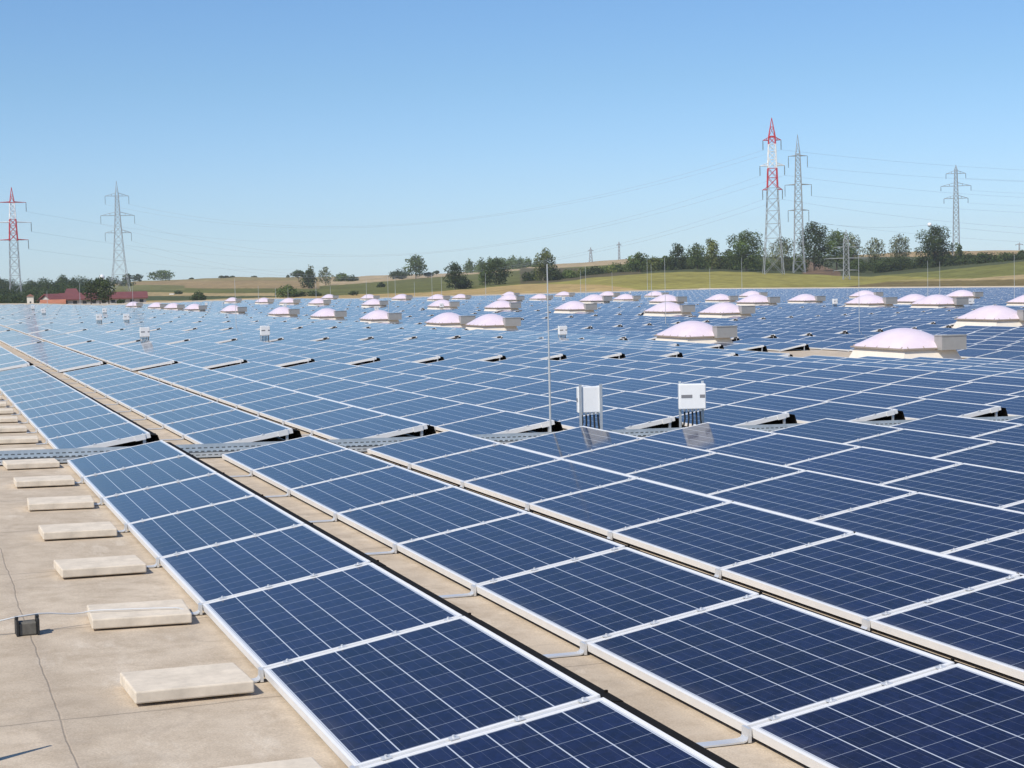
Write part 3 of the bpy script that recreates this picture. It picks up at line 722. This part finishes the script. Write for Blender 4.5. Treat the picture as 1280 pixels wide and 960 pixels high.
# ------------------------------------------------------------------ trees and bushes
def crown_mesh(name, blobs, m, leaf, dens, rng):
    V, F, CL = [], [], []
    for (bx, by, bz, rx, rz) in blobs:
        n = max(30, int(dens * (rx * rz) / (leaf * leaf)))
        tone = rng.uniform(.72, 1.3); sub = [(rng.gauss(0, 1), rng.gauss(0, 1), rng.gauss(0, 1), rng.uniform(.7, 1.35)) for _ in range(7)]
        for _ in range(n):
            while True:
                a, b, c = rng.uniform(-1, 1), rng.uniform(-1, 1), rng.uniform(-1, 1); L = a * a + b * b + c * c
                if .05 < L < 1: break
            L = math.sqrt(L); t = (.55 + .45 * rng.random() ** .6) if rng.random() < .8 else L
            a, b, c = a / L * t, b / L * t, c / L * t
            wv = 1 + .22 * math.sin(3.1 * a * 2 + bx) * math.cos(2.7 * c * 2 + by + bz) + rng.uniform(-.07, .07)
            p = Vector((bx + a * rx * wv, by + b * rx * wv, bz + c * rz * wv))
            k = max(range(7), key=lambda i: sub[i][0] * a + sub[i][1] * b + sub[i][2] * c); tn = tone * sub[k][3] * rng.uniform(.8, 1.2)
            nrm = (Vector((a, b, c)).normalized() + Vector((rng.gauss(0, .6), rng.gauss(0, .6), rng.gauss(.2, .6)))).normalized()
            u = nrm.orthogonal().normalized(); w = nrm.cross(u); an = rng.uniform(0, 6.28); u, w = u * math.cos(an) + w * math.sin(an), w * math.cos(an) - u * math.sin(an)
            s = leaf * rng.uniform(.5, 1.15); i0 = len(V)
            V += [tuple(p + u * s), tuple(p + w * s * .6), tuple(p - u * s), tuple(p - w * s * .6)]; F.append((i0, i0 + 1, i0 + 2, i0 + 3)); CL.append((tn, tn * rng.uniform(.95, 1.05), tn * rng.uniform(.85, 1.05), 1))
    me = bpy.data.meshes.new(name); me.from_pydata(V, [], F); me.materials.append(m)
    at = me.attributes.new('clump', 'FLOAT_COLOR', 'FACE'); at.data.foreach_set('color', np.array(CL, np.float32).ravel())
    return me

def tree(x, y_top, y_base, wpx, d, kind, label, name='broadleaf_tree', shape='round', cat='tree', group='trees and bushes around the fields', stems=1):
    rng = random.Random(int(x * 13 + y_top * 7)); S = d / FPX * 1.03
    base = on_land(x, d); 
    zt = C0[2] + d * slope(x, y_top); zb = C0[2] + d * slope(x, y_base)
    base[2] = min(base[2], zb) if abs(base[2] - zb) < 6 else base[2]
    H = zt - base[2]; vis = max(zt - zb, 1.0); W = wpx * S / 2 * 1.16
    root = tag(empty(name, base), label, cat, group)
    blobs = []; bottom = max(H - vis, .02 * H) if shape != 'bush' else max(H - vis, 0)
    if shape == 'bush':
        n = 7
        for k in range(n):
            a = rng.uniform(0, 6.28); r = W * .55 * math.sqrt(rng.random()); hz = bottom + vis * rng.uniform(.25, .62)
            blobs.append((math.cos(a) * r, math.sin(a) * r, hz, W * rng.uniform(.38, .55), vis * rng.uniform(.28, .40)))
        blobs.append((0, 0, bottom + vis * .35, W * .8, vis * .42)); blobs.append((W * rng.uniform(-.2, .2), 0, bottom + vis * .66, W * .45, vis * .34))
    else:
        lo, hi = (.12, .86) if shape == 'round' else (.08, .9)
        n = 12 if shape == 'round' else 10
        for k in range(n):
            f = lo + (hi - lo) * k / (n - 1); prof = math.sin(math.pi * min(1, max(0, (f - .02) / 1.0)) ** .8) ** .7 if shape == 'round' else (1 - f) ** .45 * .95
            a = k * 2.4 + rng.uniform(-.5, .5); r = W * .60 * prof
            blobs.append((math.cos(a) * r, math.sin(a) * r, bottom + vis * f, W * rng.uniform(.36, .52) * (.55 + .45 * prof), vis * rng.uniform(.12, .19)))
        blobs.append((0, 0, bottom + vis * .5, W * .52, vis * .36)); blobs.append((0, 0, bottom + vis * .84, W * .30, vis * .17))
    leaf = max(.30, S * 1.15)
    me = crown_mesh('crown', blobs, LEAF[kind], leaf, 6.5 if kind != 'pale' else 4.2, rng); link('crown', me, root)
    q = MB(); tr = max(.12, H * .022)
    for k in range(stems):
        ox = (k - (stems - 1) / 2) * W * .5
        q.bar((ox, 0, -.4), (ox * .9, 0, bottom + vis * .45), tr, tr * .6, 7)
        for j in range(5):
            b = blobs[rng.randrange(len(blobs))]; q.bar((ox * .9, 0, bottom + vis * rng.uniform(.15, .42)), (b[0], b[1], b[2]), tr * .45, tr * .15, 5)
    q.build('trunk', M_BARK, root)

T = tree
T(798, 316, 342, 28, 640, 'mid', 'round green tree standing at the left end of the tree row by the sunflower field')
T(818, 322, 342, 24, 640, 'olive', 'low olive green tree second in the row by the sunflower field')
T(832, 320, 341, 22, 640, 'mid', 'small green tree between the olive tree and the dark twin tops')
T(849, 305, 340, 30, 640, 'dark', 'dark pointed tree in the middle of the row by the sunflower field', shape='cone')
T(872, 305, 340, 26, 640, 'mid', 'green tree beside the dark pointed tree, a little broader')
T(890, 299, 340, 26, 640, 'olive', 'tall olive tree next to the broad grey green tree', shape='cone')
T(933, 288, 341, 46, 620, 'mid', 'broad grey green double topped tree to the left of the striped pylon')
T(912, 312, 341, 26, 640, 'dark', 'dark low tree tucked between the olive and the double topped tree')
T(979, 297, 343, 34, 640, 'pale', 'pale green tree behind the legs of the two tall pylons')
T(1018, 276, 334, 36, 660, 'dark', 'tall dark round tree just right of the two tall pylons')
T(1046, 287, 336, 40, 680, 'mid', 'loose wide tree above the brown bank behind the small pylon')
T(1066, 292, 337, 24, 690, 'pale', 'thin crowned pale tree at the right of the small pylon')
T(1094, 297, 332, 26, 720, 'pale', 'grey green airy tree between the small pylon and the hedge')
T(1125, 292, 332, 26, 720, 'pale', 'airy tall pale tree above the dark hedge, second from the big tree')
T(1168, 282, 338, 42, 660, 'dark', 'big dark green tree rising above the hedge, tallest at the right')
T(1199, 305, 334, 16, 680, 'mid', 'slim green tree right behind the grey pylon', shape='cone')
T(692, 331, 355, 22, 620, 'dark', 'dark bush at the foot of the light topped tree', 'bush', 'bush', 'bush')
T(681, 312, 355, 27, 630, 'olive', 'feathery light green tree behind the tall lightning rod')
T(620, 324, 357, 36, 620, 'dark', 'dark wide tree below the distant wood')
T(606, 332, 358, 18, 630, 'mid', 'small green tree leaning on the dark wide tree below the wood')
T(664, 338, 356, 26, 640, 'dark', 'dark bushy clump left of the feathery light tree', 'bush', 'bush', 'bush')
T(569, 328, 362, 28, 600, 'dark', 'tall dark bushy tree with flat right shoulder on the vineyard slope')
T(581, 345, 363, 24, 605, 'dark', 'dark low bush leaning against the tall bushy tree on the slope', 'bush', 'bush', 'bush')
T(520, 318, 346, 28, 1000, 'mid', 'lone round tree on the ridge above the vineyard')
T(499, 336, 348, 28, 1010, 'dark', 'dark low clump on the ridge left of the lone round tree', 'bush', 'bush', 'bush')
T(536, 340, 346, 16, 1010, 'dark', 'small dark bush right of the lone round tree', 'bush', 'bush', 'bush')
T(546, 338, 342.5, 7, 1200, 'dark', 'tiny round bush alone on the skyline', 'bush', 'bush', 'bush')
T(476, 352.5, 361, 12, 720, 'dark', 'small round bush in the vineyard', 'bush', 'bush', 'bush')
T(441, 343, 353, 16, 1000, 'dark', 'dark bush at the edge of the tan strip', 'bush', 'bush', 'bush')
T(427, 341, 353, 22, 1000, 'mid', 'wide green bush clump on the ridge right of the poplars', 'bush', 'bush', 'bush')
T(385, 337, 363, 20, 760, 'dark', 'dark tree in front of the grey poplar', shape='round')
T(373, 337, 347, 20, 1000, 'dark', 'flat dark tree left of the grey poplar', 'bush', 'bush', 'bush')
T(389, 332, 352, 12, 900, 'pale', 'grey green poplar standing up behind the dark tree', shape='cone')
T(407, 333, 356, 18, 850, 'pale', 'second grey poplar, broader, on the tan field edge')
T(357, 355, 372, 28, 560, 'mid', 'leafy wide bush close behind the roof edge', 'bush', 'bush', 'bush')
T(372, 364, 373, 26, 565, 'dark', 'low dark hedge bush right of the leafy wide bush', 'bush', 'bush', 'bush')
T(392, 363, 371, 22, 580, 'dark', 'low dark hedge bush below the dark tree', 'bush', 'bush', 'bush')
T(441, 363, 368.5, 12, 560, 'dark', 'small dark bush on the green slope near the roof edge', 'bush', 'bush', 'bush')
T(246, 363, 377, 22, 520, 'dark', 'round dark bush at the roof edge below the green strip', 'bush', 'bush', 'bush')
T(222, 362.5, 371.5, 11, 700, 'dark', 'round dark bush beside the white container', 'bush', 'bush', 'bush')
T(201, 337.5, 350.5, 34, 1250, 'mid', 'wide grove tree on the skyline above the red farm roof')
T(172, 342.5, 351.5, 14, 1250, 'dark', 'round dark tree on the skyline left of the wide grove')
T(159, 342, 353, 12, 1250, 'dark', 'narrow dark tree on the skyline beside the grey pylon legs')
T(239, 347, 350, 6, 1290, 'dark', 'tiny bush on the skyline beside the wide grove', 'bush', 'bush', 'bush')
for xx in (277, 283, 290): T(xx, 344.6, 347.5, 7, 1290, 'dark', 'tiny bush in the close trio on the tan skyline', 'bush', 'bush', 'bush', 'bushes of the trio on the skyline')
T(318, 344.8, 347.5, 8, 1290, 'dark', 'tiny bush on the tan skyline right of the trio', 'bush', 'bush', 'bush')
T(360, 343.6, 347.5, 5, 1290, 'dark', 'tiny bush on the tan skyline just left of the dark trees', 'bush', 'bush', 'bush')
T(124, 347, 378, 36, 425, 'dark', 'dark pine like tree with bare stems before the red farm roof', 'pine_tree', stems=3)
T(149, 374, 381, 12, 420, 'dark', 'small dark bush before the red farm roof', 'bush', 'bush', 'bush')
for j, (xx, yt, yb, w, k, lab) in enumerate([(712, 337, 351, 26, 'mid', 'green bush right of the feathery tree'), (742, 333, 348, 34, 'dark', 'wide dark bush on the brown bank'), (769, 329, 346, 32, 'mid', 'green wide bush at the left of the tree row'),
        (728, 335, 347, 16, 'olive', 'small olive bush on the brown bank'), (1090, 326, 347, 24, 'dark', 'dark hedge bush at the foot of the airy trees, first from the small pylon'), (1108, 322, 346, 28, 'dark', 'dark hedge bush, second from the small pylon'),
        (1130, 320, 344, 30, 'dark', 'dark hedge bush, third from the small pylon'), (1150, 322, 342, 26, 'dark', 'dark hedge bush at the left foot of the big tree'), (1187, 318, 339, 24, 'dark', 'dark hedge bush at the right foot of the big tree'),
        (1210, 316, 335, 26, 'dark', 'dark hedge bush right of the grey pylon'), (1231, 315, 333, 24, 'dark', 'dark hedge bush with an even top, second right of the grey pylon'), (1257, 316, 331, 18, 'mid', 'green hedge bush near the end of the hedge'),
        (1277, 313, 329, 16, 'dark', 'last dark bush of the hedge at the picture edge'), (1072, 322, 345, 24, 'mid', 'green bush behind the small pylon on the bank'), (960, 322, 344, 22, 'mid', 'green low bush behind the striped pylon legs'),
        (998, 318, 345, 26, 'mid', 'green low bush between the tall pylon and the bank')]):
    T(xx, yt - 1, yb, w * (1.3 if xx > 1080 else 1.1), 640 + (j % 5) * 12, k, lab, 'bush', 'bush', 'bush')

def hedge(xs, tops, bot, d, kind, label):
    rng = random.Random(int(xs[0])); o0 = on_land(xs[0], d); blobs = []; x = xs[0]; k = d / FPX
    while x < xs[1]:
        dd = d + rng.uniform(-12, 25); g = on_land(x, dd); zt = C0[2] + dd * slope(x, np.interp(x, *zip(*tops)) + rng.uniform(-2.5, 2.5)); zb = C0[2] + dd * slope(x, np.interp(x, *zip(*bot)))
        h = max(zt - zb, 1.5)
        for f in (.28, .62): blobs.append((g[0] - o0[0] + rng.uniform(-1, 1), g[1] - o0[1] + rng.uniform(-1, 1), zb - o0[2] + h * f, rng.uniform(6, 11) * k * (1.15 - f * .5), h * rng.uniform(.33, .42)))
        x += rng.uniform(5, 9)
    root = tag(empty('hedge', o0), label, 'hedge'); link('foliage', crown_mesh('hedge_foliage', blobs, LEAF[kind], k * 1.15, 5.5, rng), root)
    q = MB()
    for b in blobs[::2]: q.bar((b[0], b[1], b[2] - b[4] * 1.6), (b[0], b[1], b[2]), .12, .05, 5)
    q.build('stems', M_BARK, root)
hedge((786, 1002), [(786, 324), (850, 321), (930, 322), (1002, 325)], [(786, 344), (900, 341), (1002, 344)], 660, 'mid', 'long mixed green hedge at the foot of the tree row beyond the yellow field')
hedge((1062, 1282), [(1062, 326), (1100, 323), (1165, 322), (1200, 318), (1282, 316)], [(1062, 346), (1100, 346), (1180, 339), (1282, 329)], 655, 'dark', 'long dark hedge on top of the green slope at the right')
hedge((700, 782), [(700, 338), (740, 335), (782, 331)], [(700, 353), (750, 348), (782, 345)], 660, 'olive', 'scrubby olive hedge on the brown bank left of the tree row')
def wood(name, label, cols, d0, d1, kind, ytop, n, wpx, hpx):
    rng = random.Random(n + cols[0]); blobs = []; 
    ox = on_land((cols[0] + cols[1]) / 2, d0)
    for k in range(n):
        x = rng.uniform(*cols); t = (k + .5) / n; d = d0 + (d1 - d0) * t
        S = d / FPX; yt = np.interp(x, [p[0] for p in ytop], [p[1] for p in ytop]) + (1 - t) * hpx[1] + rng.uniform(-1.2, 2.0)
        zt = C0[2] + d * slope(x, yt); g = on_land(x, d); r = wpx * S * rng.uniform(.35, .65); hh = hpx[0] * S * rng.uniform(.4, .6)
        for j in range(3): blobs.append((g[0] - ox[0] + rng.uniform(-.5, .5) * r, g[1] - ox[1] + rng.uniform(-.5, .5) * r, zt - ox[2] - hh * (.9 + .7 * j) , r * (.75 + .2 * j), hh))
    me = crown_mesh(name, blobs, LEAF[kind], d0 / FPX * 1.4, 4.5, rng); o = link(name, me); o.location = ox
    return tag(o, label, 'wood', kind='stuff')
wood('forest', 'dense dark green wood covering the slope behind the farm tower', (-160, 100), 440, 900, 'dark', [(-160, 345), (0, 346), (20, 350), (38, 348), (60, 345), (75, 341), (100, 343)], 330, 18, (13, 25))
wood('forest', 'dark wooded ridge with even tops running behind the red farm to the grey pylon', (88, 168), 1000, 1250, 'dark', [(88, 347), (120, 347), (150, 346), (168, 349)], 40, 9, (9, 4))
wood('forest', 'distant wood with a flat top on the hill in the middle', (584, 672), 1180, 1290, 'mid', [(584, 325), (600, 321), (640, 319.5), (672, 320.5)], 60, 9, (11, 6))

# ------------------------------------------------------------------ farm
M_REDROOF = mat('red_tiles', (.17, .052, .050), .75, 0, .18, .6)
M_ORROOF = mat('orange_tiles', (.45, .17, .09), .8, 0, .2, .8)
M_PLASTER = mat('grey_plaster', (.50, .48, .46), .85, 0, .08, .5)
M_LIGHT = mat('light_plaster', (.78, .74, .66), .8, 0, .06, .6)
M_WIN = mat('dark_window', (.03, .035, .04), .15)
M_BROWNR = mat('brown_tiles', (.22, .10, .07), .8, 0, .2, .8)
def house(x0, x1, y_ridge, y_eave, y_base, d, depth, wall, roof, name, label, hip=0., wins=4, yaw=0., rows=1):
    a = at_d(x0, y_base, d); b = at_d(x1, y_base, d); L = math.dist(a[:2], b[:2]); ang = math.atan2(b[1] - a[1], b[0] - a[0]) + yaw
    k = d / FPX; zb = C0[2] + d * slope(x0, y_base); he = (y_base - y_eave) * k; hr = (y_base - y_ridge) * k; G = 7.0
    root = tag(empty(name, (a[0], a[1], zb - G), (0, 0, ang)), label, 'building')
    q = MB(); q.box((0, 0, 0), (L, depth, he + G)); q.add([(0, 0, he + G), (0, depth, he + G), (0, depth / 2, hr + G - .2)], [(0, 1, 2)]); q.add([(L, 0, he + G), (L, depth, he + G), (L, depth / 2, hr + G - .2)], [(2, 1, 0)])
    q.build('wall', wall, root)
    q = MB(); e = .5; t = .25
    for s, (ya, yb) in ((0, (-e, depth / 2)), (1, (depth + e, depth / 2))):
        za, zb2 = he + G - .15, hr + G; q.add([(-e, ya, za), (L + e, ya, za), (L + e - hip, yb, zb2), (-e + hip, yb, zb2), (-e, ya, za + t), (L + e, ya, za + t), (L + e - hip, yb, zb2 + t), (-e + hip, yb, zb2 + t)],
              [(0, 1, 2, 3), (4, 5, 6, 7), (0, 1, 5, 4), (1, 2, 6, 5), (3, 0, 4, 7)])
    if hip:
        for X, s in ((-e, 1), (L + e, -1)): q.add([(X, -e, he + G - .15 + t), (X, depth + e, he + G - .15 + t), (X + s * hip, depth / 2, hr + G + t)], [(0, 1, 2)])
    q.build('roof', roof, root)
    for i in range(wins):
        X = L * (i + .5) / wins; q = MB(); q.box((X - .5, -.04, G + he * .35), (X + .5, -.01, G + he * .35 + min(1.2, he * .45))); q.build('window', M_WIN, root)
    return root
house(76, 183, 368.2, 375, 383, 440, 9, M_PLASTER, M_REDROOF, 'farm_barn', 'long low farm barn with red roof stretching behind the dark tree', wins=9)
house(66, 82, 369, 376, 383, 436, 7, M_PLASTER, M_REDROOF, 'farm_annex', 'small grey gabled annex at the end of the long red barn', wins=1, yaw=.5)
house(82, 98, 362.5, 369, 378, 470, 8, M_PLASTER, M_REDROOF, 'farm_house', 'farmhouse with tall red roof rising behind the long barn', hip=.9, wins=2)
house(53, 80, 376.5, 380, 385, 400, 5, M_LIGHT, M_ORROOF, 'farm_shed', 'low shed with orange tiled roof before the forest', wins=2)
def tower():
    d = 400; a = at_d(34, 383, d); k = d / FPX; w = 7.6 * k; zb = C0[2] + d * slope(38, 383) - 6
    root = tag(empty('farm_tower', (a[0], a[1], zb), (0, 0, -.12)), 'narrow white tower with brown pyramid roof before the forest', 'tower')
    h = 12 * k + 6; q = MB(); q.box((0, 0, 0), (w, w, h)); q.build('wall', M_LIGHT, root)
    q = MB(); e = .2; c = w / 2; q.add([(-e, -e, h), (w + e, -e, h), (w + e, w + e, h), (-e, w + e, h), (c, c, h + 2.9 * k)], [(0, 1, 4), (1, 2, 4), (2, 3, 4), (3, 0, 4), (3, 2, 1, 0)]); q.build('roof', M_BROWNR, root)
    q = MB(); q.box((w * .4, -.03, h - 2.0), (w * .62, -.005, h - 1.2)); q.build('window', M_WIN, root)
tower()
def container():
    p = on_land(211, 690); d = 690; k = d / FPX; z = C0[2] + d * slope(213, 371.5)
    root = tag(empty('site_container', (p[0], p[1], z), (0, 0, -.3)), 'small white container on the field beside a round bush', 'container')
    q = MB(); q.box((0, 0, -.8), (5.4 * k, 2.4, 4.3 * k)); q.build('body', M_WHITE, root); q = MB(); q.box((.7 * k, -.04, -.5), (1.9 * k, -.01, 2.6 * k)); q.build('door', M_GREY, root)
container()
def radome():
    d = 1280; p = at_d(127.5, 346.5, d); k = d / FPX; root = tag(empty('radome', (p[0], p[1], p[2] - 6)), 'white round dome peeping over the wooded ridge', 'dome')
    bm = bmesh.new(); bmesh.ops.create_uvsphere(bm, u_segments=20, v_segments=12, radius=3.3 * k); me = bpy.data.meshes.new('radome_shell'); bm.to_mesh(me); bm.free(); me.materials.append(M_WHITE)
    me.polygons.foreach_set('use_smooth', [True] * len(me.polygons)); o = link('shell', me, root); o.location = (0, 0, 6)
    q = MB(); q.bar((0, 0, -6), (0, 0, 5), 1.6 * k, 1.3 * k, 16); q.build('tower', M_PLASTER, root)
radome()

# ------------------------------------------------------------------ pylons and their lines
M_PYL = mat('pylon_steel', (.36, .375, .385), .6, .2)
M_PRED = mat('pylon_red', (.56, .045, .055), .6)
M_PWHT = mat('pylon_white', (.82, .82, .82), .6)
M_INS = mat('insulator_glass', (.14, .16, .17), .4)
def pylon(x, x_base, d, y_peak, arms, widths, label, paint=None, style='tri', yaw=0.1, thick=1.0, y_base=None, ins=12):
    """arms: (photo y, half width px); widths: (photo y, body width px) down to the ground; paint: (y0, y1, material)"""
    k = d / FPX; base = on_land(x_base, d); 
    Z = lambda y: C0[2] + d * slope(x, y) - base[2]
    root = tag(empty('power_pylon', base, (0, 0, -math.atan2(*(ray(x, 350)[[0, 1]])) + yaw)), label, 'pylon', 'pylons carrying power lines')
    zs = [Z(y) for y, _ in widths] + [0.]; ws = [w * k / 2 for _, w in widths]; ws.append(ws[-1] + (ws[-1] - ws[-2]) / max(zs[-3] - zs[-2], 1e-3) * max(zs[-2], 0))
    order = np.argsort(zs); zz = np.array(zs)[order]; ww = np.array(ws)[order]
    W = lambda z: float(np.interp(z, zz, ww)) * .84
    r = .11 * thick * d / 600; R0 = r
    cuts = [0.]; 
    top = Z(widths[0][0])
    while cuts[-1] < top: cuts.append(min(top, cuts[-1] + max(1.6 * 2 * W(cuts[-1]) * .62, 2.2 * k * 2)))
    secs = {}
    def pm(z):
        for y0, y1, m in (paint or []):
            if Z(y1) <= z <= Z(y0): return m
        return M_PYL
    def sec(z):
        m = pm(z); key = (m.name, sum(1 for y0, y1, _ in (paint or []) if z < Z(y1))); secs.setdefault(key, (m, MB())); return secs[key][1]
    for a, b in zip(cuts[:-1], cuts[1:]):
        wa, wb = W(a), W(b); s = sec((a + b) / 2); r = R0 * (1.5 if pm((a + b) / 2) is not M_PYL else 1.); ca = [(-wa, -wa), (wa, -wa), (wa, wa), (-wa, wa)]; cb = [(-wb, -wb), (wb, -wb), (wb, wb), (-wb, wb)]
        for i in range(4):
            j = (i + 1) % 4; s.bar((*ca[i], a), (*cb[i], b), r * 1.35)
            s.bar((*ca[i], a), (*cb[j], b), r * .72); s.bar((*ca[j], a), (*cb[i], b), r * .72); s.bar((*cb[i], b), (*cb[j], b), r * .6)
    r = R0 * (1.5 if paint else 1.); pk = Z(y_peak); wt = W(top); s = sec((top + pk) / 2)
    for cx, cy in ((-wt, -wt), (wt, -wt), (wt, wt), (-wt, wt)): s.bar((cx, cy, top), (0, 0, pk), r * 1.2, r * .9)
    m1 = (top + pk) / 2
    for i, (cx, cy) in enumerate(((-wt, -wt), (wt, -wt), (wt, wt), (-wt, wt))):
        n2 = ((-wt, -wt), (wt, -wt), (wt, wt), (-wt, wt))[(i + 1) % 4]; s.bar((cx * .5, cy * .5, m1), (n2[0] * .5, n2[1] * .5, m1), r * .7); s.bar((cx, cy, top), (n2[0] * .5, n2[1] * .5, m1), r * .7)
    for m, s in secs.values(): s.build('lattice_mast', m, root)
    tips = []; r = R0 * (1.25 if paint else 1.)
    for ya, hw in arms:
        z = Z(ya); L = hw * k; w = W(z); up = max(1.8 * k * 2, L * .22) if style == 'tri' else .9 * k
        q = MB()
        for sx in (-1, 1):
            for sy in (-1, 1):
                q.bar((sx * w, sy * w, z), (sx * L, 0, z), r * 1.15); q.bar((sx * W(z + up), sy * W(z + up), z + up), (sx * L, 0, z), r * .85)
                for t in (.35, .68): q.bar((sx * (w + (L - w) * t), sy * w * (1 - t), z), (sx * (w + (L - w) * t), sy * w * (1 - t), z + up * (1 - t)), r * .6)
            q.bar((sx * w, -w, z), (sx * w, w, z), r)
        arm = q.build('cross_arm', pm(z + .3 * k) if paint else M_PYL, root)
        for sx in (-1, 1):
            i_ = MB(); i_.bar((sx * L, 0, z), (sx * L, 0, z - ins * k), r * 1.3, r * 1.3, 6); 
            for jj in range(6): zz_ = z - ins * k * (.2 + .12 * jj); i_.bar((sx * L, 0, zz_), (sx * L, 0, zz_ - .16), r * 2.0, r * 1.3, 6)
            i_.build('insulator', M_INS, arm)
            tips.append((root, Vector((sx * L, 0, z - ins * k)), sx))
    root['kind'] = 'thing'
    Mx = Matrix.Translation(Vector(base)) @ Matrix.Rotation(root.rotation_euler[2], 4, 'Z')
    return [Mx @ t[1] for t in tips] + [Mx @ Vector((0, 0, pk))]
P1 = pylon(15.5, 19, 700, 234, [(253, 16), (278, 21), (300, 17)], [(253, 6), (278, 9), (300, 11), (340, 13), (383, 16)], 'red and white lattice pylon before the dark wood, cut by the picture edge', [(200, 256, M_PRED), (256, 278, M_PWHT), (278, 301, M_PRED)], 'flat', ins=11, thick=.62)
P2 = pylon(144.5, 150, 760, 226, [(245, 14), (269.5, 20), (291, 15.5)], [(244, 4.5), (269, 7), (291, 10), (330, 16), (374, 27)], 'grey lattice pylon with three cross arms standing alone above the red farm', None, 'tri', ins=10, thick=.5)
P3 = pylon(969.8, 967, 560, 147, [(175, 11), (207, 15), (237, 12)], [(170, 9), (207, 12.5), (237, 15), (290, 20), (358, 29)], 'tallest pylon, red and white painted above and grey below', [(100, 178, M_PRED), (178, 208, M_PWHT), (208, 238.5, M_PRED)], 'tri', ins=12, thick=.75)
P4 = pylon(997, 999, 600, 168, [(195, 11.5), (231, 16), (263, 12.5)], [(192, 6), (231, 9), (263, 11), (310, 13), (360, 17)], 'tall grey lattice pylon right beside the red and white one', None, 'flat', ins=14, thick=.72)
P5 = pylon(1193.5, 1195.5, 720, 206, [(217, 11.5), (232.5, 17.5), (248, 14)], [(212, 3.5), (233, 5), (260, 7), (300, 8.5), (358, 12)], 'slim pale grey pylon rising from the hedge right of the big dark tree', None, 'tri', ins=6, thick=.6)
P6 = pylon(1057, 1058, 520, 287, [(309, 15), (323, 26), (338, 15)], [(300, 6.5), (323, 7.5), (345, 8), (365, 10)], 'short pale pylon with three wide cross arms before the brown bank', None, 'flat', ins=2, thick=.65)
pylon(738.5, 739, 1290, 309, [(313, 3)], [(312, 2), (328, 5)], 'tiny distant pylon on the skyline above the brown bank', None, 'flat', ins=1, thick=.6)
pylon(774, 774.5, 1290, 302, [(306, 2.5)], [(304, 1.6), (325, 2.6)], 'tiny slim distant mast on the skyline beside the tree row', None, 'flat', ins=1, thick=.6)
pylon(1274, 1274.3, 1280, 303, [(305.5, 4)], [(304.5, 1.2), (315, 1.6)], 'tiny distant line pole on the tan skyline at the right', None, 'flat', ins=1, thick=.6)

M_LINE = mat('line_aluminium', (.42, .44, .46), .5, .3)
def wire(a, b, sag, label, r=.026, n=44, balls=()):
    a = Vector(a); b = Vector(b); q = MB()
    pts = [a.lerp(b, t / n) - Vector((0, 0, sag * 4 * (t / n) * (1 - t / n))) for t in range(n + 1)]
    q.tube(pts, r, 5); o = q.build('power_line', M_LINE, None, True); tag(o, label, 'power line', 'power lines strung between the pylons'); return pts
names = ['upper', 'middle', 'lower']
# tips order: arm top L,R, mid L,R, low L,R, peak
for k in range(3):
    wire(P2[2 * k + 1], P3[2 * k], (17, 20, 21)[k], f'faint {names[k]} line from the lone grey pylon to the tall striped one, camera side')
    wire(P2[2 * k], P3[2 * k + 1], (17, 20, 21)[k] + .6, f'faint {names[k]} line behind its twin from lone grey pylon to tall striped one')
    far = at_d(1560, (226, 268, 303)[k], 760)
    wire(P4[2 * k + 1], far, (3, 3, 4)[k], f'faint {names[k]} line from the tall grey pylon out past the slim pylon')
    wire(P3[2 * k + 1], at_d(1560, (216, 246, 284)[k], 700), (3, 4, 5)[k], f'faint {names[k]} line from the tall striped pylon out over the hedge')
    wire(P5[2 * k + 1], at_d(1560, (222, 240, 256)[k], 900), 2, f'thin {names[k]} power line leaving the slim pale pylon towards the picture edge', .026)
    wire(P1[2 * k + 1], at_d(420, (300, 318, 332)[k], 1500), 6, f'very faint {names[k]} power line leaving the striped pylon before the wood')
def marker_ball(x, y, d, label, rad):
    p = at_d(x, y, d); bm = bmesh.new(); bmesh.ops.create_uvsphere(bm, u_segments=16, v_segments=10, radius=rad); me = bpy.data.meshes.new('marker_ball'); bm.to_mesh(me); bm.free()
    me.materials.append(M_PWHT); me.polygons.foreach_set('use_smooth', [True] * len(me.polygons)); o = link('marker_ball', me); o.location = p; tag(o, label, 'marker ball')
    return p
p = marker_ball(1162, 281, 640, 'white round marker ball on a line just above the big dark tree', .85)
wire(P4[5], p, 1.5, 'faint line carrying the white marker ball from the tall grey pylon', .03)
wire(p, at_d(1500, 300, 690), 1.5, 'faint line leaving the white marker ball to the picture edge', .03)

# ------------------------------------------------------------------ the air: a thin even haze over the whole scene, under the open sky
hm = bpy.data.materials.new('summer_haze'); hm.use_nodes = True; ht = hm.node_tree; ht.nodes.clear()
ho = ht.nodes.new('ShaderNodeOutputMaterial'); hv = ht.nodes.new('ShaderNodeVolumePrincipled')
hv.inputs['Color'].default_value = (.93, .96, 1.0, 1); hv.inputs['Density'].default_value = HAZE; hv.inputs['Anisotropy'].default_value = 0.0
ht.links.new(hv.outputs[0], ho.inputs['Volume'])
zlo = min((o.matrix_world @ Vector(c)).z for o in COL.objects if o.name == 'ground' for c in o.bound_box)
q = MB(); q.box((-2440, -2440, zlo - 1), (2440, 2440, 95)); tag(q.build('haze', hm), kind='stuff')
